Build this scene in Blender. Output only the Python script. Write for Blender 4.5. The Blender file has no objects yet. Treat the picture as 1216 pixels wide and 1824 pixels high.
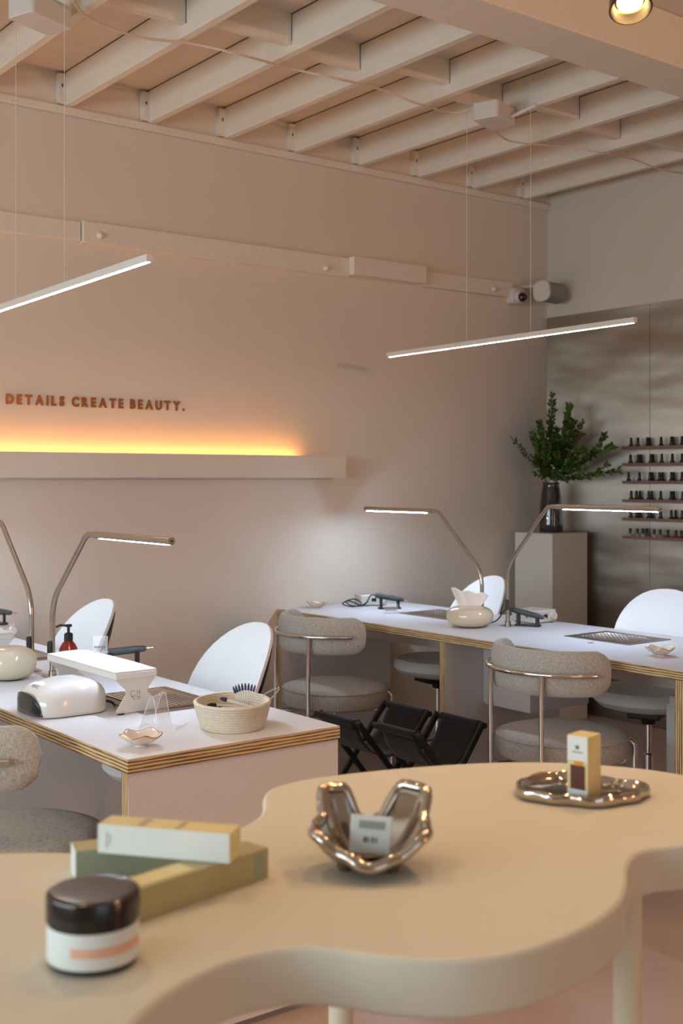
import bpy, bmesh, math, random
from math import sin, cos, pi, radians as R, sqrt
from mathutils import Vector, Matrix

random.seed(7)
scene = bpy.context.scene
COL = scene.collection

# ------------------------------------------------------------------ camera
CAMZ = 1.436
F = 2124.0
FX, FY = 0.6088, 0.7934          # viewing direction on the floor plan
cam_d = bpy.data.cameras.new('camera')
cam = bpy.data.objects.new('camera', cam_d)
COL.objects.link(cam)
cam.location = (0, 0, CAMZ)
cam.rotation_euler = (R(90), 0, R(-37.5))
cam_d.sensor_fit = 'HORIZONTAL'
cam_d.sensor_width = 24.0
cam_d.lens = F / 1216 * 24.0
cam_d.shift_y = -61 / 1216
cam_d.clip_start = 0.05
cam_d.dof.use_dof = True
cam_d.dof.focus_distance = 3.7
cam_d.dof.aperture_fstop = 4.8
scene.camera = cam

# ------------------------------------------------------------------ view
scene.view_settings.view_transform = 'Standard'
scene.view_settings.look = 'None'
scene.view_settings.exposure = 0.0
scene.view_settings.gamma = 1.0
scene.view_settings.use_curve_mapping = False
scene.cycles.max_bounces = 8
scene.cycles.diffuse_bounces = 5
scene.cycles.sample_clamp_indirect = 4.0
scene.cycles.caustics_reflective = False
scene.cycles.caustics_refractive = False

def lin(c):
    return tuple(((v / 255) / 12.92 if v / 255 <= 0.04045 else ((v / 255 + 0.055) / 1.055) ** 2.4) for v in c)

# ------------------------------------------------------------------ world + lights
world = bpy.data.worlds.new('daylight')
scene.world = world
world.use_nodes = True
world.node_tree.nodes['Background'].inputs[0].default_value = (*lin((205, 220, 235)), 1)
world.node_tree.nodes['Background'].inputs[1].default_value = 0.6

def area(name, loc, rot, size, size_y, power, color):
    l = bpy.data.lights.new(name, 'AREA')
    l.shape = 'RECTANGLE'
    l.size, l.size_y, l.energy, l.color = size, size_y, power, color
    o = bpy.data.objects.new(name, l)
    COL.objects.link(o)
    o.location = loc
    o.rotation_euler = rot
    return o

# daylight through the shop window in the left wall; the front opening is invented to carry two lights
area('window_daylight', (-3.05, 2.2, 1.62), (R(90), 0, R(-90)), 4.6, 1.15, 135, (0.76, 0.92, 1.0))
area('front_orange_glow', (3.4, -2.95, 1.15), (R(90), 0, 0), 0.5, 1.3, 22, (1.0, 0.36, 0.12))  # orange source out of view; the window for it is invented
area('front_cool_fill', (0.2, -2.95, 1.5), (R(90), 0, 0), 2.0, 1.7, 9, (0.9, 0.96, 1.0))  # unseen cool fill added from the front side

# ------------------------------------------------------------------ materials
def newmat(name):
    m = bpy.data.materials.new(name)
    m.use_nodes = True
    nt = m.node_tree
    return m, nt, nt.nodes['Principled BSDF']

def mat(name, rgb, rough=0.5, metal=0.0, noise=0.0, nscale=20, bump=0.0, bscale=60, coat=0.0,
        trans=0.0, ior=1.45, alpha=1.0, aniso=0.0, sheen=0.0, stretch=(1, 1, 1), emit=None, estr=0.0, spec=0.5):
    m, nt, p = newmat(name)
    c = lin(rgb)
    p.inputs['Base Color'].default_value = (*c, 1)
    p.inputs['Roughness'].default_value = rough
    p.inputs['Metallic'].default_value = metal
    p.inputs['Coat Weight'].default_value = coat
    p.inputs['Coat Roughness'].default_value = 0.05
    p.inputs['Transmission Weight'].default_value = trans
    p.inputs['IOR'].default_value = ior
    p.inputs['Alpha'].default_value = alpha
    p.inputs['Anisotropic'].default_value = aniso
    p.inputs['Sheen Weight'].default_value = sheen
    p.inputs['Specular IOR Level'].default_value = spec
    if emit:
        p.inputs['Emission Color'].default_value = (*lin(emit), 1)
        p.inputs['Emission Strength'].default_value = estr
    if noise or bump:
        tc = nt.nodes.new('ShaderNodeTexCoord')
        mp = nt.nodes.new('ShaderNodeMapping')
        mp.inputs['Scale'].default_value = stretch
        nt.links.new(tc.outputs['Object'], mp.inputs['Vector'])
    if noise:
        n = nt.nodes.new('ShaderNodeTexNoise')
        n.inputs['Scale'].default_value = nscale
        n.inputs['Detail'].default_value = 4
        nt.links.new(mp.outputs[0], n.inputs['Vector'])
        r = nt.nodes.new('ShaderNodeMapRange')
        r.inputs['From Min'].default_value = 0.3
        r.inputs['From Max'].default_value = 0.7
        r.inputs['To Min'].default_value = 1 - noise
        r.inputs['To Max'].default_value = 1 + noise
        nt.links.new(n.outputs[0], r.inputs['Value'])
        mx = nt.nodes.new('ShaderNodeVectorMath')
        mx.operation = 'SCALE'
        mx.inputs[0].default_value = c
        nt.links.new(r.outputs[0], mx.inputs['Scale'])
        nt.links.new(mx.outputs[0], p.inputs['Base Color'])
    if bump:
        n2 = nt.nodes.new('ShaderNodeTexNoise')
        n2.inputs['Scale'].default_value = bscale
        n2.inputs['Detail'].default_value = 3
        nt.links.new(mp.outputs[0], n2.inputs['Vector'])
        b = nt.nodes.new('ShaderNodeBump')
        b.inputs['Strength'].default_value = bump
        b.inputs['Distance'].default_value = 0.01
        nt.links.new(n2.outputs[0], b.inputs['Height'])
        nt.links.new(b.outputs[0], p.inputs['Normal'])
    return m

def ply_mat(name, axis, period, long_axis):
    """plywood edge: veneer lines stacked along `axis`, grain along `long_axis`."""
    m, nt, p = newmat(name)
    tc = nt.nodes.new('ShaderNodeTexCoord')
    sp = nt.nodes.new('ShaderNodeSeparateXYZ')
    nt.links.new(tc.outputs['Object'], sp.inputs[0])
    mp = nt.nodes.new('ShaderNodeMapping')
    sc = [160, 160, 160]
    sc[long_axis] = 9
    mp.inputs['Scale'].default_value = sc
    nt.links.new(tc.outputs['Object'], mp.inputs['Vector'])
    n = nt.nodes.new('ShaderNodeTexNoise')
    n.inputs['Scale'].default_value = 1.0
    n.inputs['Detail'].default_value = 5
    nt.links.new(mp.outputs[0], n.inputs['Vector'])
    a = nt.nodes.new('ShaderNodeMath'); a.operation = 'MULTIPLY_ADD'
    a.inputs[1].default_value = 2 * pi / period
    nt.links.new(sp.outputs[axis], a.inputs[0])
    k = nt.nodes.new('ShaderNodeMath'); k.operation = 'MULTIPLY'; k.inputs[1].default_value = 5.5
    nt.links.new(n.outputs[0], k.inputs[0])
    nt.links.new(k.outputs[0], a.inputs[2])
    s = nt.nodes.new('ShaderNodeMath'); s.operation = 'SINE'
    nt.links.new(a.outputs[0], s.inputs[0])
    cr = nt.nodes.new('ShaderNodeValToRGB')
    mr = nt.nodes.new('ShaderNodeMapRange')
    mr.inputs['From Min'].default_value = -1
    nt.links.new(s.outputs[0], mr.inputs['Value'])
    nt.links.new(mr.outputs[0], cr.inputs[0])
    e = cr.color_ramp.elements
    e[0].position = 0.0; e[0].color = (*lin((92, 62, 40)), 1)
    e[1].position = 0.45; e[1].color = (*lin((196, 164, 118)), 1)
    e2 = e.new(0.2); e2.color = (*lin((150, 112, 74)), 1)
    e3 = e.new(0.8); e3.color = (*lin((222, 196, 150)), 1)
    nt.links.new(cr.outputs[0], p.inputs['Base Color'])
    p.inputs['Roughness'].default_value = 0.45
    return m

def steel_wall_mat():
    m, nt, p = newmat('brushed steel sheet')
    p.inputs['Metallic'].default_value = 1.0
    p.inputs['Base Color'].default_value = (*lin((168, 158, 146)), 1)
    p.inputs['Roughness'].default_value = 0.40
    p.inputs['Anisotropic'].default_value = 0.96
    tg = nt.nodes.new('ShaderNodeCombineXYZ'); tg.inputs[1].default_value = 1.0
    nt.links.new(tg.outputs[0], p.inputs['Tangent'])
    tc = nt.nodes.new('ShaderNodeTexCoord')
    mp = nt.nodes.new('ShaderNodeMapping')
    mp.inputs['Scale'].default_value = (1, 1.1, 2.6)
    nt.links.new(tc.outputs['Object'], mp.inputs['Vector'])
    n = nt.nodes.new('ShaderNodeTexNoise'); n.inputs['Scale'].default_value = 1.3; n.inputs['Detail'].default_value = 1.5
    nt.links.new(mp.outputs[0], n.inputs['Vector'])
    mp2 = nt.nodes.new('ShaderNodeMapping'); mp2.inputs['Scale'].default_value = (1, 3, 260)
    nt.links.new(tc.outputs['Object'], mp2.inputs['Vector'])
    n2 = nt.nodes.new('ShaderNodeTexNoise'); n2.inputs['Scale'].default_value = 1.0
    nt.links.new(mp2.outputs[0], n2.inputs['Vector'])
    b1 = nt.nodes.new('ShaderNodeBump'); b1.inputs['Strength'].default_value = 0.6; b1.inputs['Distance'].default_value = 0.030
    nt.links.new(n.outputs[0], b1.inputs['Height'])
    b2 = nt.nodes.new('ShaderNodeBump'); b2.inputs['Strength'].default_value = 0.10; b2.inputs['Distance'].default_value = 0.002
    nt.links.new(n2.outputs[0], b2.inputs['Height'])
    nt.links.new(b1.outputs[0], b2.inputs['Normal'])
    nt.links.new(b2.outputs[0], p.inputs['Normal'])
    return m

def fabric_mat(name, rgb):
    m, nt, p = newmat(name)
    c = lin(rgb)
    tc = nt.nodes.new('ShaderNodeTexCoord')
    def nz(scale, s):
        mp = nt.nodes.new('ShaderNodeMapping'); mp.inputs['Scale'].default_value = s
        nt.links.new(tc.outputs['Object'], mp.inputs['Vector'])
        n = nt.nodes.new('ShaderNodeTexNoise'); n.inputs['Scale'].default_value = scale; n.inputs['Detail'].default_value = 2
        nt.links.new(mp.outputs[0], n.inputs['Vector'])
        return n
    a, b = nz(420, (1, 1, 0.2)), nz(420, (0.25, 0.25, 1.3))
    ad = nt.nodes.new('ShaderNodeMath'); ad.operation = 'ADD'
    nt.links.new(a.outputs[0], ad.inputs[0]); nt.links.new(b.outputs[0], ad.inputs[1])
    r = nt.nodes.new('ShaderNodeMapRange')
    r.inputs['From Min'].default_value = 0.75; r.inputs['From Max'].default_value = 1.25
    r.inputs['To Min'].default_value = 0.7; r.inputs['To Max'].default_value = 1.25
    nt.links.new(ad.outputs[0], r.inputs['Value'])
    mx = nt.nodes.new('ShaderNodeVectorMath'); mx.operation = 'SCALE'; mx.inputs[0].default_value = c
    nt.links.new(r.outputs[0], mx.inputs['Scale'])
    nt.links.new(mx.outputs[0], p.inputs['Base Color'])
    bp = nt.nodes.new('ShaderNodeBump'); bp.inputs['Strength'].default_value = 0.35; bp.inputs['Distance'].default_value = 0.002
    nt.links.new(ad.outputs[0], bp.inputs['Height'])
    nt.links.new(bp.outputs[0], p.inputs['Normal'])
    p.inputs['Roughness'].default_value = 0.9
    p.inputs['Sheen Weight'].default_value = 0.25
    return m

def emis(name, rgb, s):
    m = bpy.data.materials.new(name)
    m.use_nodes = True
    nt = m.node_tree
    nt.nodes.remove(nt.nodes['Principled BSDF'])
    e = nt.nodes.new('ShaderNodeEmission')
    e.inputs[0].default_value = (*lin(rgb), 1)
    e.inputs[1].default_value = s
    nt.links.new(e.outputs[0], nt.nodes['Material Output'].inputs[0])
    return m

M = dict(
    wall=mat('plaster wall paint', (222, 212, 198), 0.75, noise=0.02, nscale=3, bump=0.05, bscale=180),
    wallr=mat('white wall paint', (212, 204, 190), 0.7, noise=0.02, nscale=3),
    timber=mat('painted timber', (228, 221, 208), 0.65, noise=0.03, nscale=6, bump=0.10, bscale=30, stretch=(8, 1, 8)),
    deck=mat('painted ceiling deck', (222, 210, 196), 0.75, noise=0.05, nscale=5, bump=0.1, bscale=40),
    gap=mat('dark gap', (40, 34, 30), 0.9, noise=0.1),
    floor=mat('polished pink concrete', (178, 150, 134), 0.32, noise=0.10, nscale=2.2, bump=0.03, bscale=12),
    steelwall=steel_wall_mat(),
    white=mat('white laminate', (232, 232, 236), 0.32, noise=0.01, nscale=8),
    panel=mat('white panel laminate', (224, 218, 216), 0.42, noise=0.01, nscale=8),
    ply_z=ply_mat('plywood edge', 2, 0.0088, 1),
    ply_zx=ply_mat('plywood end edge', 2, 0.0088, 0),
    ply_y=ply_mat('plywood upright edge', 1, 0.0088, 2),
    chrome=mat('chrome', (225, 222, 218), 0.08, 1.0, noise=0.02, nscale=10),
    silver=mat('dark mirror chrome', (188, 178, 166), 0.09, 1.0, noise=0.02, nscale=10),
    nickel=mat('brushed nickel', (188, 181, 172), 0.2, 1.0, noise=0.05, nscale=60, stretch=(1, 1, 0.1)),
    steel=mat('stainless grille', (176, 170, 164), 0.3, 1.0, noise=0.06, nscale=80),
    tweed=fabric_mat('grey tweed', (188, 182, 172)),
    seat=fabric_mat('grey seat weave', (176, 170, 160)),
    vinyl=mat('white vinyl', (238, 240, 241), 0.42, noise=0.01, nscale=8, bump=0.04, bscale=90),
    black=mat('black plastic', (26, 25, 25), 0.4, noise=0.1, nscale=30),
    canvas=mat('black canvas', (20, 20, 22), 0.85, noise=0.25, nscale=300, bump=0.2, bscale=500, sheen=0.2),
    blackwood=mat('black stained wood', (28, 27, 27), 0.5, noise=0.2, nscale=30, stretch=(1, 1, 0.2)),
    cream=mat('cream lacquer', (214, 207, 188), 0.5, noise=0.01, nscale=5),
    creamside=mat('cream lacquer legs', (224, 214, 190), 0.4, noise=0.01, nscale=5),
    led=emis('cool led', (204, 228, 255), 285.0),
    ledp=emis('pendant led', (255, 248, 240), 20.0),
    ledwarm=emis('warm led strip', (255, 170, 84), 34.0),
    spotled=emis('spot led', (255, 226, 180), 30.0),
    alu=mat('white aluminium', (214, 210, 204), 0.4, noise=0.01, nscale=20),
    rose=mat('brushed copper letters', (176, 118, 84), 0.33, 1.0, noise=0.05, nscale=40),
    gloss=mat('glossy white plastic', (236, 236, 234), 0.12, noise=0.005, nscale=10, coat=0.6),
    lid=mat('black lid plastic', (30, 24, 22), 0.2, noise=0.05, nscale=10, coat=0.3),
    glossb=mat('smoked plastic', (40, 44, 48), 0.12, noise=0.05, nscale=10, coat=0.3),
    pearl=mat('pearl cream lacquer', (222, 208, 182), 0.1, noise=0.01, nscale=4, coat=0.9, sheen=0.1),
    tissue=mat('tissue paper', (244, 238, 232), 0.9, noise=0.02, nscale=20, sheen=0.2),
    acryl=mat('clear acrylic', (250, 252, 252), 0.03, alpha=0.16, noise=0.002, nscale=3),
    amber=mat('amber liquid soap', (170, 50, 22), 0.08, trans=0.5, noise=0.02, nscale=5, coat=0.5),
    label=mat('white paper label', (226, 224, 216), 0.6, noise=0.02, nscale=20),
    dgrey=mat('dark grey rubber', (68, 74, 76), 0.45, noise=0.06, nscale=30),
    cotton=mat('cream cotton rope', (232, 222, 202), 0.9, noise=0.06, nscale=120, bump=0.5, bscale=260, sheen=0.2),
    porc=mat('pearl porcelain', (240, 226, 214), 0.14, noise=0.03, nscale=10, coat=0.7),
    gold=mat('gold rim', (190, 150, 80), 0.25, 1.0, noise=0.03),
    smoke=mat('smoked glass', (84, 82, 84), 0.03, trans=0.72, ior=1.4, noise=0.03, nscale=6, coat=0.6),
    leaf=mat('ruscus leaf', (60, 82, 20), 0.42, noise=0.35, nscale=22, coat=0.08),
    stem=mat('green stem', (74, 84, 36), 0.6, noise=0.1, nscale=40),
    brown=mat('brown shelf lacquer', (128, 98, 82), 0.4, noise=0.05, nscale=20),
    glassblk=mat('black bottle glass', (18, 16, 16), 0.08, noise=0.1, nscale=10, coat=0.6),
    cap=mat('black bottle cap', (18, 18, 19), 0.3, noise=0.1, nscale=30),
    grille=mat('grey speaker mesh', (150, 150, 152), 0.7, noise=0.08, nscale=400),
    lens=mat('dark lens dome', (24, 12, 12), 0.04, noise=0.1, nscale=5, coat=1.0),
    greenbox=mat('olive carton', (176, 166, 124), 0.5, noise=0.05, nscale=14),
    sagebox=mat('sage carton', (152, 162, 146), 0.5, noise=0.04, nscale=14),
    whitebox=mat('white carton', (222, 226, 222), 0.5, noise=0.02, nscale=14),
    creambox=mat('cream carton', (222, 206, 150), 0.5, noise=0.06, nscale=30),
    amberprint=mat('amber bottle print', (92, 40, 22), 0.4, noise=0.25, nscale=40),
    goldprint=mat('golden print', (214, 150, 44), 0.4, noise=0.1, nscale=40),
    ink=mat('grey printing ink', (96, 98, 98), 0.6, noise=0.05, nscale=40),
    peach=mat('peach printing', (226, 178, 150), 0.6, noise=0.04, nscale=40),
    bronze=mat('bronze spot housing', (92, 80, 60), 0.3, 0.9, noise=0.1, nscale=20),
    purple=mat('purple brush tip', (62, 40, 84), 0.4, noise=0.05),
    blue=mat('navy brush tip', (30, 50, 92), 0.4, noise=0.05),
    cord=mat('white cord', (214, 196, 176), 0.6, noise=0.04, nscale=60),
)
POL = [mat('polish ' + n, c, 0.12, noise=0.03, nscale=10, coat=0.8) for n, c in
       [('grey', (150, 142, 132)), ('taupe', (128, 112, 100)), ('blush', (196, 142, 118)), ('maroon', (86, 26, 34)), ('berry', (104, 36, 48))]]

# ------------------------------------------------------------------ mesh builder
class MB:
    def __init__(s):
        s.v, s.f, s.m = [], [], []
        s.mats = []
    def mi(s, m):
        if m not in s.mats: s.mats.append(m)
        return s.mats.index(m)
    def add(s, vs, fs, m):
        b = len(s.v); k = s.mi(m)
        s.v += [tuple(v) for v in vs]
        s.f += [tuple(b + i for i in f) for f in fs]
        s.m += [k] * len(fs)
    def box(s, a, b, m, tf=None, mtop=None, mx=None, my=None):
        x0, y0, z0 = a; x1, y1, z1 = b
        vs = [Vector(p) for p in ((x0,y0,z0),(x1,y0,z0),(x1,y1,z0),(x0,y1,z0),(x0,y0,z1),(x1,y0,z1),(x1,y1,z1),(x0,y1,z1))]
        if tf: vs = [tf @ v for v in vs]
        mx = mx or m; my = my or m
        self_ = ((( 3,2,1,0), m), ((4,5,6,7), mtop or m), ((0,1,5,4), my), ((2,3,7,6), my), ((1,2,6,5), mx), ((3,0,4,7), mx))
        b0 = len(s.v); s.v += [tuple(v) for v in vs]
        for f, mm in self_:
            s.f.append(tuple(b0 + i for i in f)); s.m.append(s.mi(mm))
    def tube(s, pts, r, m, seg=12, closed=False, rf=None, caps=True):
        pts = [Vector(p) for p in pts]
        n = len(pts)
        vs, fs = [], []
        up = Vector((0, 0, 1))
        prev = None
        for i, p in enumerate(pts):
            if closed: t = (pts[(i+1) % n] - pts[i-1])
            else: t = pts[min(i+1, n-1)] - pts[max(i-1, 0)]
            t.normalize()
            if prev is None:
                a = t.cross(up) if abs(t.dot(up)) < 0.95 else t.cross(Vector((1, 0, 0)))
            else:
                a = prev - t * prev.dot(t)
            a.normalize(); prev = a
            b = t.cross(a)
            rr = rf(i) if rf else r
            for k in range(seg):
                q = 2 * pi * k / seg
                vs.append(p + a * cos(q) * rr + b * sin(q) * rr)
        m_ = n if closed else n - 1
        for i in range(m_):
            j = (i + 1) % n
            for k in range(seg):
                l = (k + 1) % seg
                fs.append((i*seg+k, i*seg+l, j*seg+l, j*seg+k))
        if not closed and caps:
            fs.append(tuple(range(seg))[::-1]); fs.append(tuple((n-1)*seg + k for k in range(seg)))
        s.add(vs, fs, m)
    def lathe(s, prof, m, seg=32, c=(0, 0, 0), sx=1.0, sy=1.0, tf=None, mf=None):
        vs, fs = [], []
        for (r, z) in prof:
            for k in range(seg):
                q = 2 * pi * k / seg
                v = Vector((c[0] + r * cos(q) * sx, c[1] + r * sin(q) * sy, c[2] + z))
                vs.append(tf @ v if tf else v)
        n = len(prof)
        for i in range(n - 1):
            for k in range(seg):
                l = (k + 1) % seg
                fs.append((i*seg+k, i*seg+l, (i+1)*seg+l, (i+1)*seg+k))
        if prof[0][0] > 1e-6: fs.append(tuple(range(seg))[::-1])
        if prof[-1][0] > 1e-6: fs.append(tuple((n-1)*seg + k for k in range(seg)))
        s.add(vs, fs, m)
    def prism(s, out, z0, z1, m, mside=None, tf=None):
        n = len(out)
        vs = [Vector((x, y, z0)) for x, y in out] + [Vector((x, y, z1)) for x, y in out]
        if tf: vs = [tf @ v for v in vs]
        b0 = len(s.v); s.v += [tuple(v) for v in vs]
        s.f.append(tuple(b0 + i for i in range(n))[::-1]); s.m.append(s.mi(m))
        s.f.append(tuple(b0 + n + i for i in range(n))); s.m.append(s.mi(m))
        for i in range(n):
            j = (i + 1) % n
            s.f.append((b0+i, b0+j, b0+n+j, b0+n+i)); s.m.append(s.mi(mside or m))
    def build(s, name, parent=None, loc=(0, 0, 0), rot=(0, 0, 0), smooth=False, bevel=0, bseg=2, sub=0, solid=0, weld=False, **props):
        me = bpy.data.meshes.new(name)
        me.from_pydata(s.v, [], s.f)
        for m in s.mats: me.materials.append(m)
        for p, k in zip(me.polygons, s.m): p.material_index = k
        bm = bmesh.new(); bm.from_mesh(me)
        if weld: bmesh.ops.remove_doubles(bm, verts=bm.verts, dist=1e-5)
        bmesh.ops.recalc_face_normals(bm, faces=bm.faces)
        bm.to_mesh(me); bm.free()
        if smooth:
            me.polygons.foreach_set('use_smooth', [True] * len(me.polygons))
            if not sub:
                me.set_sharp_from_angle(angle=R(38))
        o = bpy.data.objects.new(name, me)
        COL.objects.link(o)
        if parent: o.parent = parent
        o.location = loc; o.rotation_euler = rot
        if bevel:
            b = o.modifiers.new('bevel', 'BEVEL'); b.width = bevel; b.segments = bseg; b.limit_method = 'ANGLE'; b.angle_limit = R(40)
        if solid:
            q = o.modifiers.new('solid', 'SOLIDIFY'); q.thickness = solid; q.offset = 0
        if sub:
            q = o.modifiers.new('sub', 'SUBSURF'); q.levels = sub; q.render_levels = sub
        for k, v in props.items(): o[k] = v
        return o

def tag(o, label, cat, group=None):
    o['label'] = label; o['category'] = cat
    if group: o['group'] = group
    return o
def struct(o):
    o['kind'] = 'structure'; return o
def thing(name, loc, label, cat, rz=0, group=None, rot=None):
    o = bpy.data.objects.new(name, None)
    o.empty_display_size = 0.05
    COL.objects.link(o)
    o.location = loc; o.rotation_euler = rot or (0, 0, rz)
    return tag(o, label, cat, group)
def dup(root, loc, rz=None, label=None, group=None):
    def cp(o, par):
        c = o.copy(); COL.objects.link(c)
        if par: c.parent = par
        for ch in list(o.children): cp(ch, c)
        return c
    r = cp(root, None)
    r.location = loc
    if rz is not None: r.rotation_euler = (0, 0, rz)
    if label: r['label'] = label
    if group: r['group'] = group
    return r

def smoothpath(pts, n=8):
    """Catmull-Rom through points (open)."""
    P = [Vector(p) for p in pts]
    out = []
    for i in range(len(P) - 1):
        p0 = P[i-1] if i else P[0] * 2 - P[1]
        p1, p2 = P[i], P[i+1]
        p3 = P[i+2] if i + 2 < len(P) else P[-1] * 2 - P[-2]
        for k in range(n):
            t = k / n
            out.append(0.5 * ((2*p1) + (p2-p0)*t + (2*p0-5*p1+4*p2-p3)*t*t + (3*p1-p0-3*p2+p3)*t*t*t))
    out.append(P[-1])
    return out
def closed2(pts, n=8):
    P = [Vector(p) for p in pts]; L = len(P); out = []
    for i in range(L):
        p0, p1, p2, p3 = P[i-1], P[i], P[(i+1) % L], P[(i+2) % L]
        for k in range(n):
            t = k / n
            out.append(0.5 * ((2*p1) + (p2-p0)*t + (2*p0-5*p1+4*p2-p3)*t*t + (3*p1-p0-3*p2+p3)*t*t*t))
    return out
def fillet(pts, rad, n=6):
    """polyline with rounded corners."""
    P = [Vector(p) for p in pts]; out = [P[0]]
    for i in range(1, len(P) - 1):
        a = (P[i-1] - P[i]); b = (P[i+1] - P[i])
        d = min(rad, a.length * 0.48, b.length * 0.48)
        p, q = P[i] + a.normalized() * d, P[i] + b.normalized() * d
        for k in range(n + 1):
            t = k / n
            out.append(p * (1-t)**2 + P[i] * 2*t*(1-t) + q * t*t)
    out.append(P[-1])
    return out
def rrect(w, h, r, n=5):
    o = []
    for cx, cy, a0 in ((w/2-r, h/2-r, 0), (-w/2+r, h/2-r, 90), (-w/2+r, -h/2+r, 180), (w/2-r, -h/2+r, 270)):
        for k in range(n + 1):
            a = R(a0 + 90 * k / n)
            o.append((cx + r*cos(a), cy + r*sin(a)))
    return o
def plan(lat, fwd):     # metres right of / ahead of the camera's spot on the floor plan -> X, Y
    return (FY * lat + FX * fwd, -FX * lat + FY * fwd)

def text_mesh(txt, size, depth, m, offset=0.0, align='LEFT', spacing=1.0):
    cu = bpy.data.curves.new('text', 'FONT')
    cu.body = txt; cu.size = size; cu.extrude = depth; cu.offset = offset
    cu.align_x = align; cu.space_character = spacing
    cu.resolution_u = 3
    o = bpy.data.objects.new('text', cu)
    COL.objects.link(o)
    dg = bpy.context.evaluated_depsgraph_get()
    me = bpy.data.meshes.new_from_object(o.evaluated_get(dg))
    bpy.data.objects.remove(o)
    me.materials.clear(); me.materials.append(m)
    return me
def link_mesh(name, me, parent=None, loc=(0,0,0), rot=(0,0,0)):
    o = bpy.data.objects.new(name, me)
    COL.objects.link(o)
    if parent: o.parent = parent
    o.location = loc; o.rotation_euler = rot
    return o

# ================================================================== SETTING
WY, WX = 5.17, 5.60           # slogan wall, steel wall
DZ, JZ = 3.31, 3.155          # deck height, joist underside
b = MB(); b.box((-3.2, -3.2, -0.1), (WX + 0.2, WY + 0.2, 0.0), M['floor']); struct(b.build('floor'))
b = MB(); b.box((-3.2, -3.2, DZ), (WX + 0.2, WY + 0.2, DZ + 0.1), M['deck']); struct(b.build('ceiling'))
b = MB(); b.box((-3.2, WY, 0), (WX, WY + 0.15, DZ), M['wall']); struct(b.build('wall_back'))
b = MB(); b.box((WX, -3.2, 0), (WX + 0.15, WY + 0.15, DZ), M['wallr']); struct(b.build('wall_right'))
b = MB()
b.box((-3.25, -3.2, 0), (-3.1, WY, 1.0), M['wall']); b.box((-3.25, -3.2, 2.25), (-3.1, WY, DZ), M['wall'])
b.box((-3.25, -3.2, 1.0), (-3.1, -0.15, 2.25), M['wall']); b.box((-3.25, 4.55, 1.0), (-3.1, WY, 2.25), M['wall'])
struct(b.build('wall_left'))
b = MB()
b.box((-3.1, -3.15, 0), (WX, -3.0, 0.35), M['wall']); b.box((-3.1, -3.15, 2.4), (WX, -3.0, DZ), M['wall'])
b.box((-3.1, -3.15, 0.35), (-0.85, -3.0, 2.4), M['wall']); b.box((1.25, -3.15, 0.35), (2.8, -3.0, 2.4), M['wall']); b.box((4.0, -3.15, 0.35), (WX, -3.0, 2.4), M['wall'])
struct(b.build('wall_front'))
b = MB()
b.box((-3.18, -0.15, 1.0), (-3.12, -0.1, 2.25), M['alu']); b.box((-3.18, 4.5, 1.0), (-3.12, 4.55, 2.25), M['alu'])
b.box((-3.18, -0.15, 2.2), (-3.12, 4.55, 2.25), M['alu']); b.box((-3.18, -0.15, 1.0), (-3.12, 4.55, 1.05), M['alu'])
struct(b.build('window_1'))

TRIM = [0]
def trim(b, **k):
    TRIM[0] += 1
    return struct(b.build('trim_%d' % TRIM[0], **k))
JX = [5.38 - 0.4315 * k for k in range(12)]
for i, x in enumerate(JX):                      # joists
    b = MB(); b.box((x - 0.019, 3.10, JZ), (x + 0.019, WY - 0.0, DZ), M['timber'])
    trim(b, bevel=0.002)
    b = MB()                                    # hanger block at the wall
    b.box((x - 0.055, WY - 0.035, JZ + 0.004), (x - 0.019, WY - 0.001, DZ - 0.012), M['timber'])
    b.box((x - 0.040, WY - 0.0365, 3.235), (x - 0.034, WY - 0.034, 3.25), M['gap'])
    trim(b)
    if i < 11:
        xb = x - 0.019
        yb = 3.94 + (0.10 if i % 2 else 0.0)
        b = MB(); b.box((JX[i+1] + 0.019, yb, 3.20 if i % 3 else 3.185), (xb, yb + 0.038, DZ), M['timber'])
        b.box((xb - 0.003, yb - 0.001, 3.20), (xb, yb + 0.0, DZ), M['gap'])
        trim(b, bevel=0.002)
# dark seams where the joists meet the deck
b = MB()
for x in JX: b.box((x - 0.0215, 3.26, DZ - 0.003), (x - 0.019, WY, DZ - 0.0005), M['gap'])
trim(b)
b = MB(); b.box((-3.0, 3.0, 3.10), (WX, 3.24, DZ), M['timber']); trim(b, bevel=0.006)
# top ledger and the ledge board segments of the slogan wall
b = MB(); b.box((-3.0, WY - 0.028, 3.115), (WX, WY, 3.155), M['timber']); trim(b, bevel=0.008, bseg=3)
def wx(px):                 # X on the slogan wall seen at image column px
    t = (px - 608) / F
    return WY * (FX + FY * t) / (FY - FX * t)
for x0, x1, d, z0, z1 in ((-1.5, wx(139), 0.030, 2.537, 2.627), (wx(141), wx(613), 0.045, 2.530, 2.632),
                          (wx(613), wx(742), 0.085, 2.540, 2.638), (wx(742), wx(906), 0.035, 2.535, 2.625)):
    b = MB(); b.box((x0, WY - d, z0), (x1, WY, z1), M['timber']); trim(b, bevel=0.003)

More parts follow.
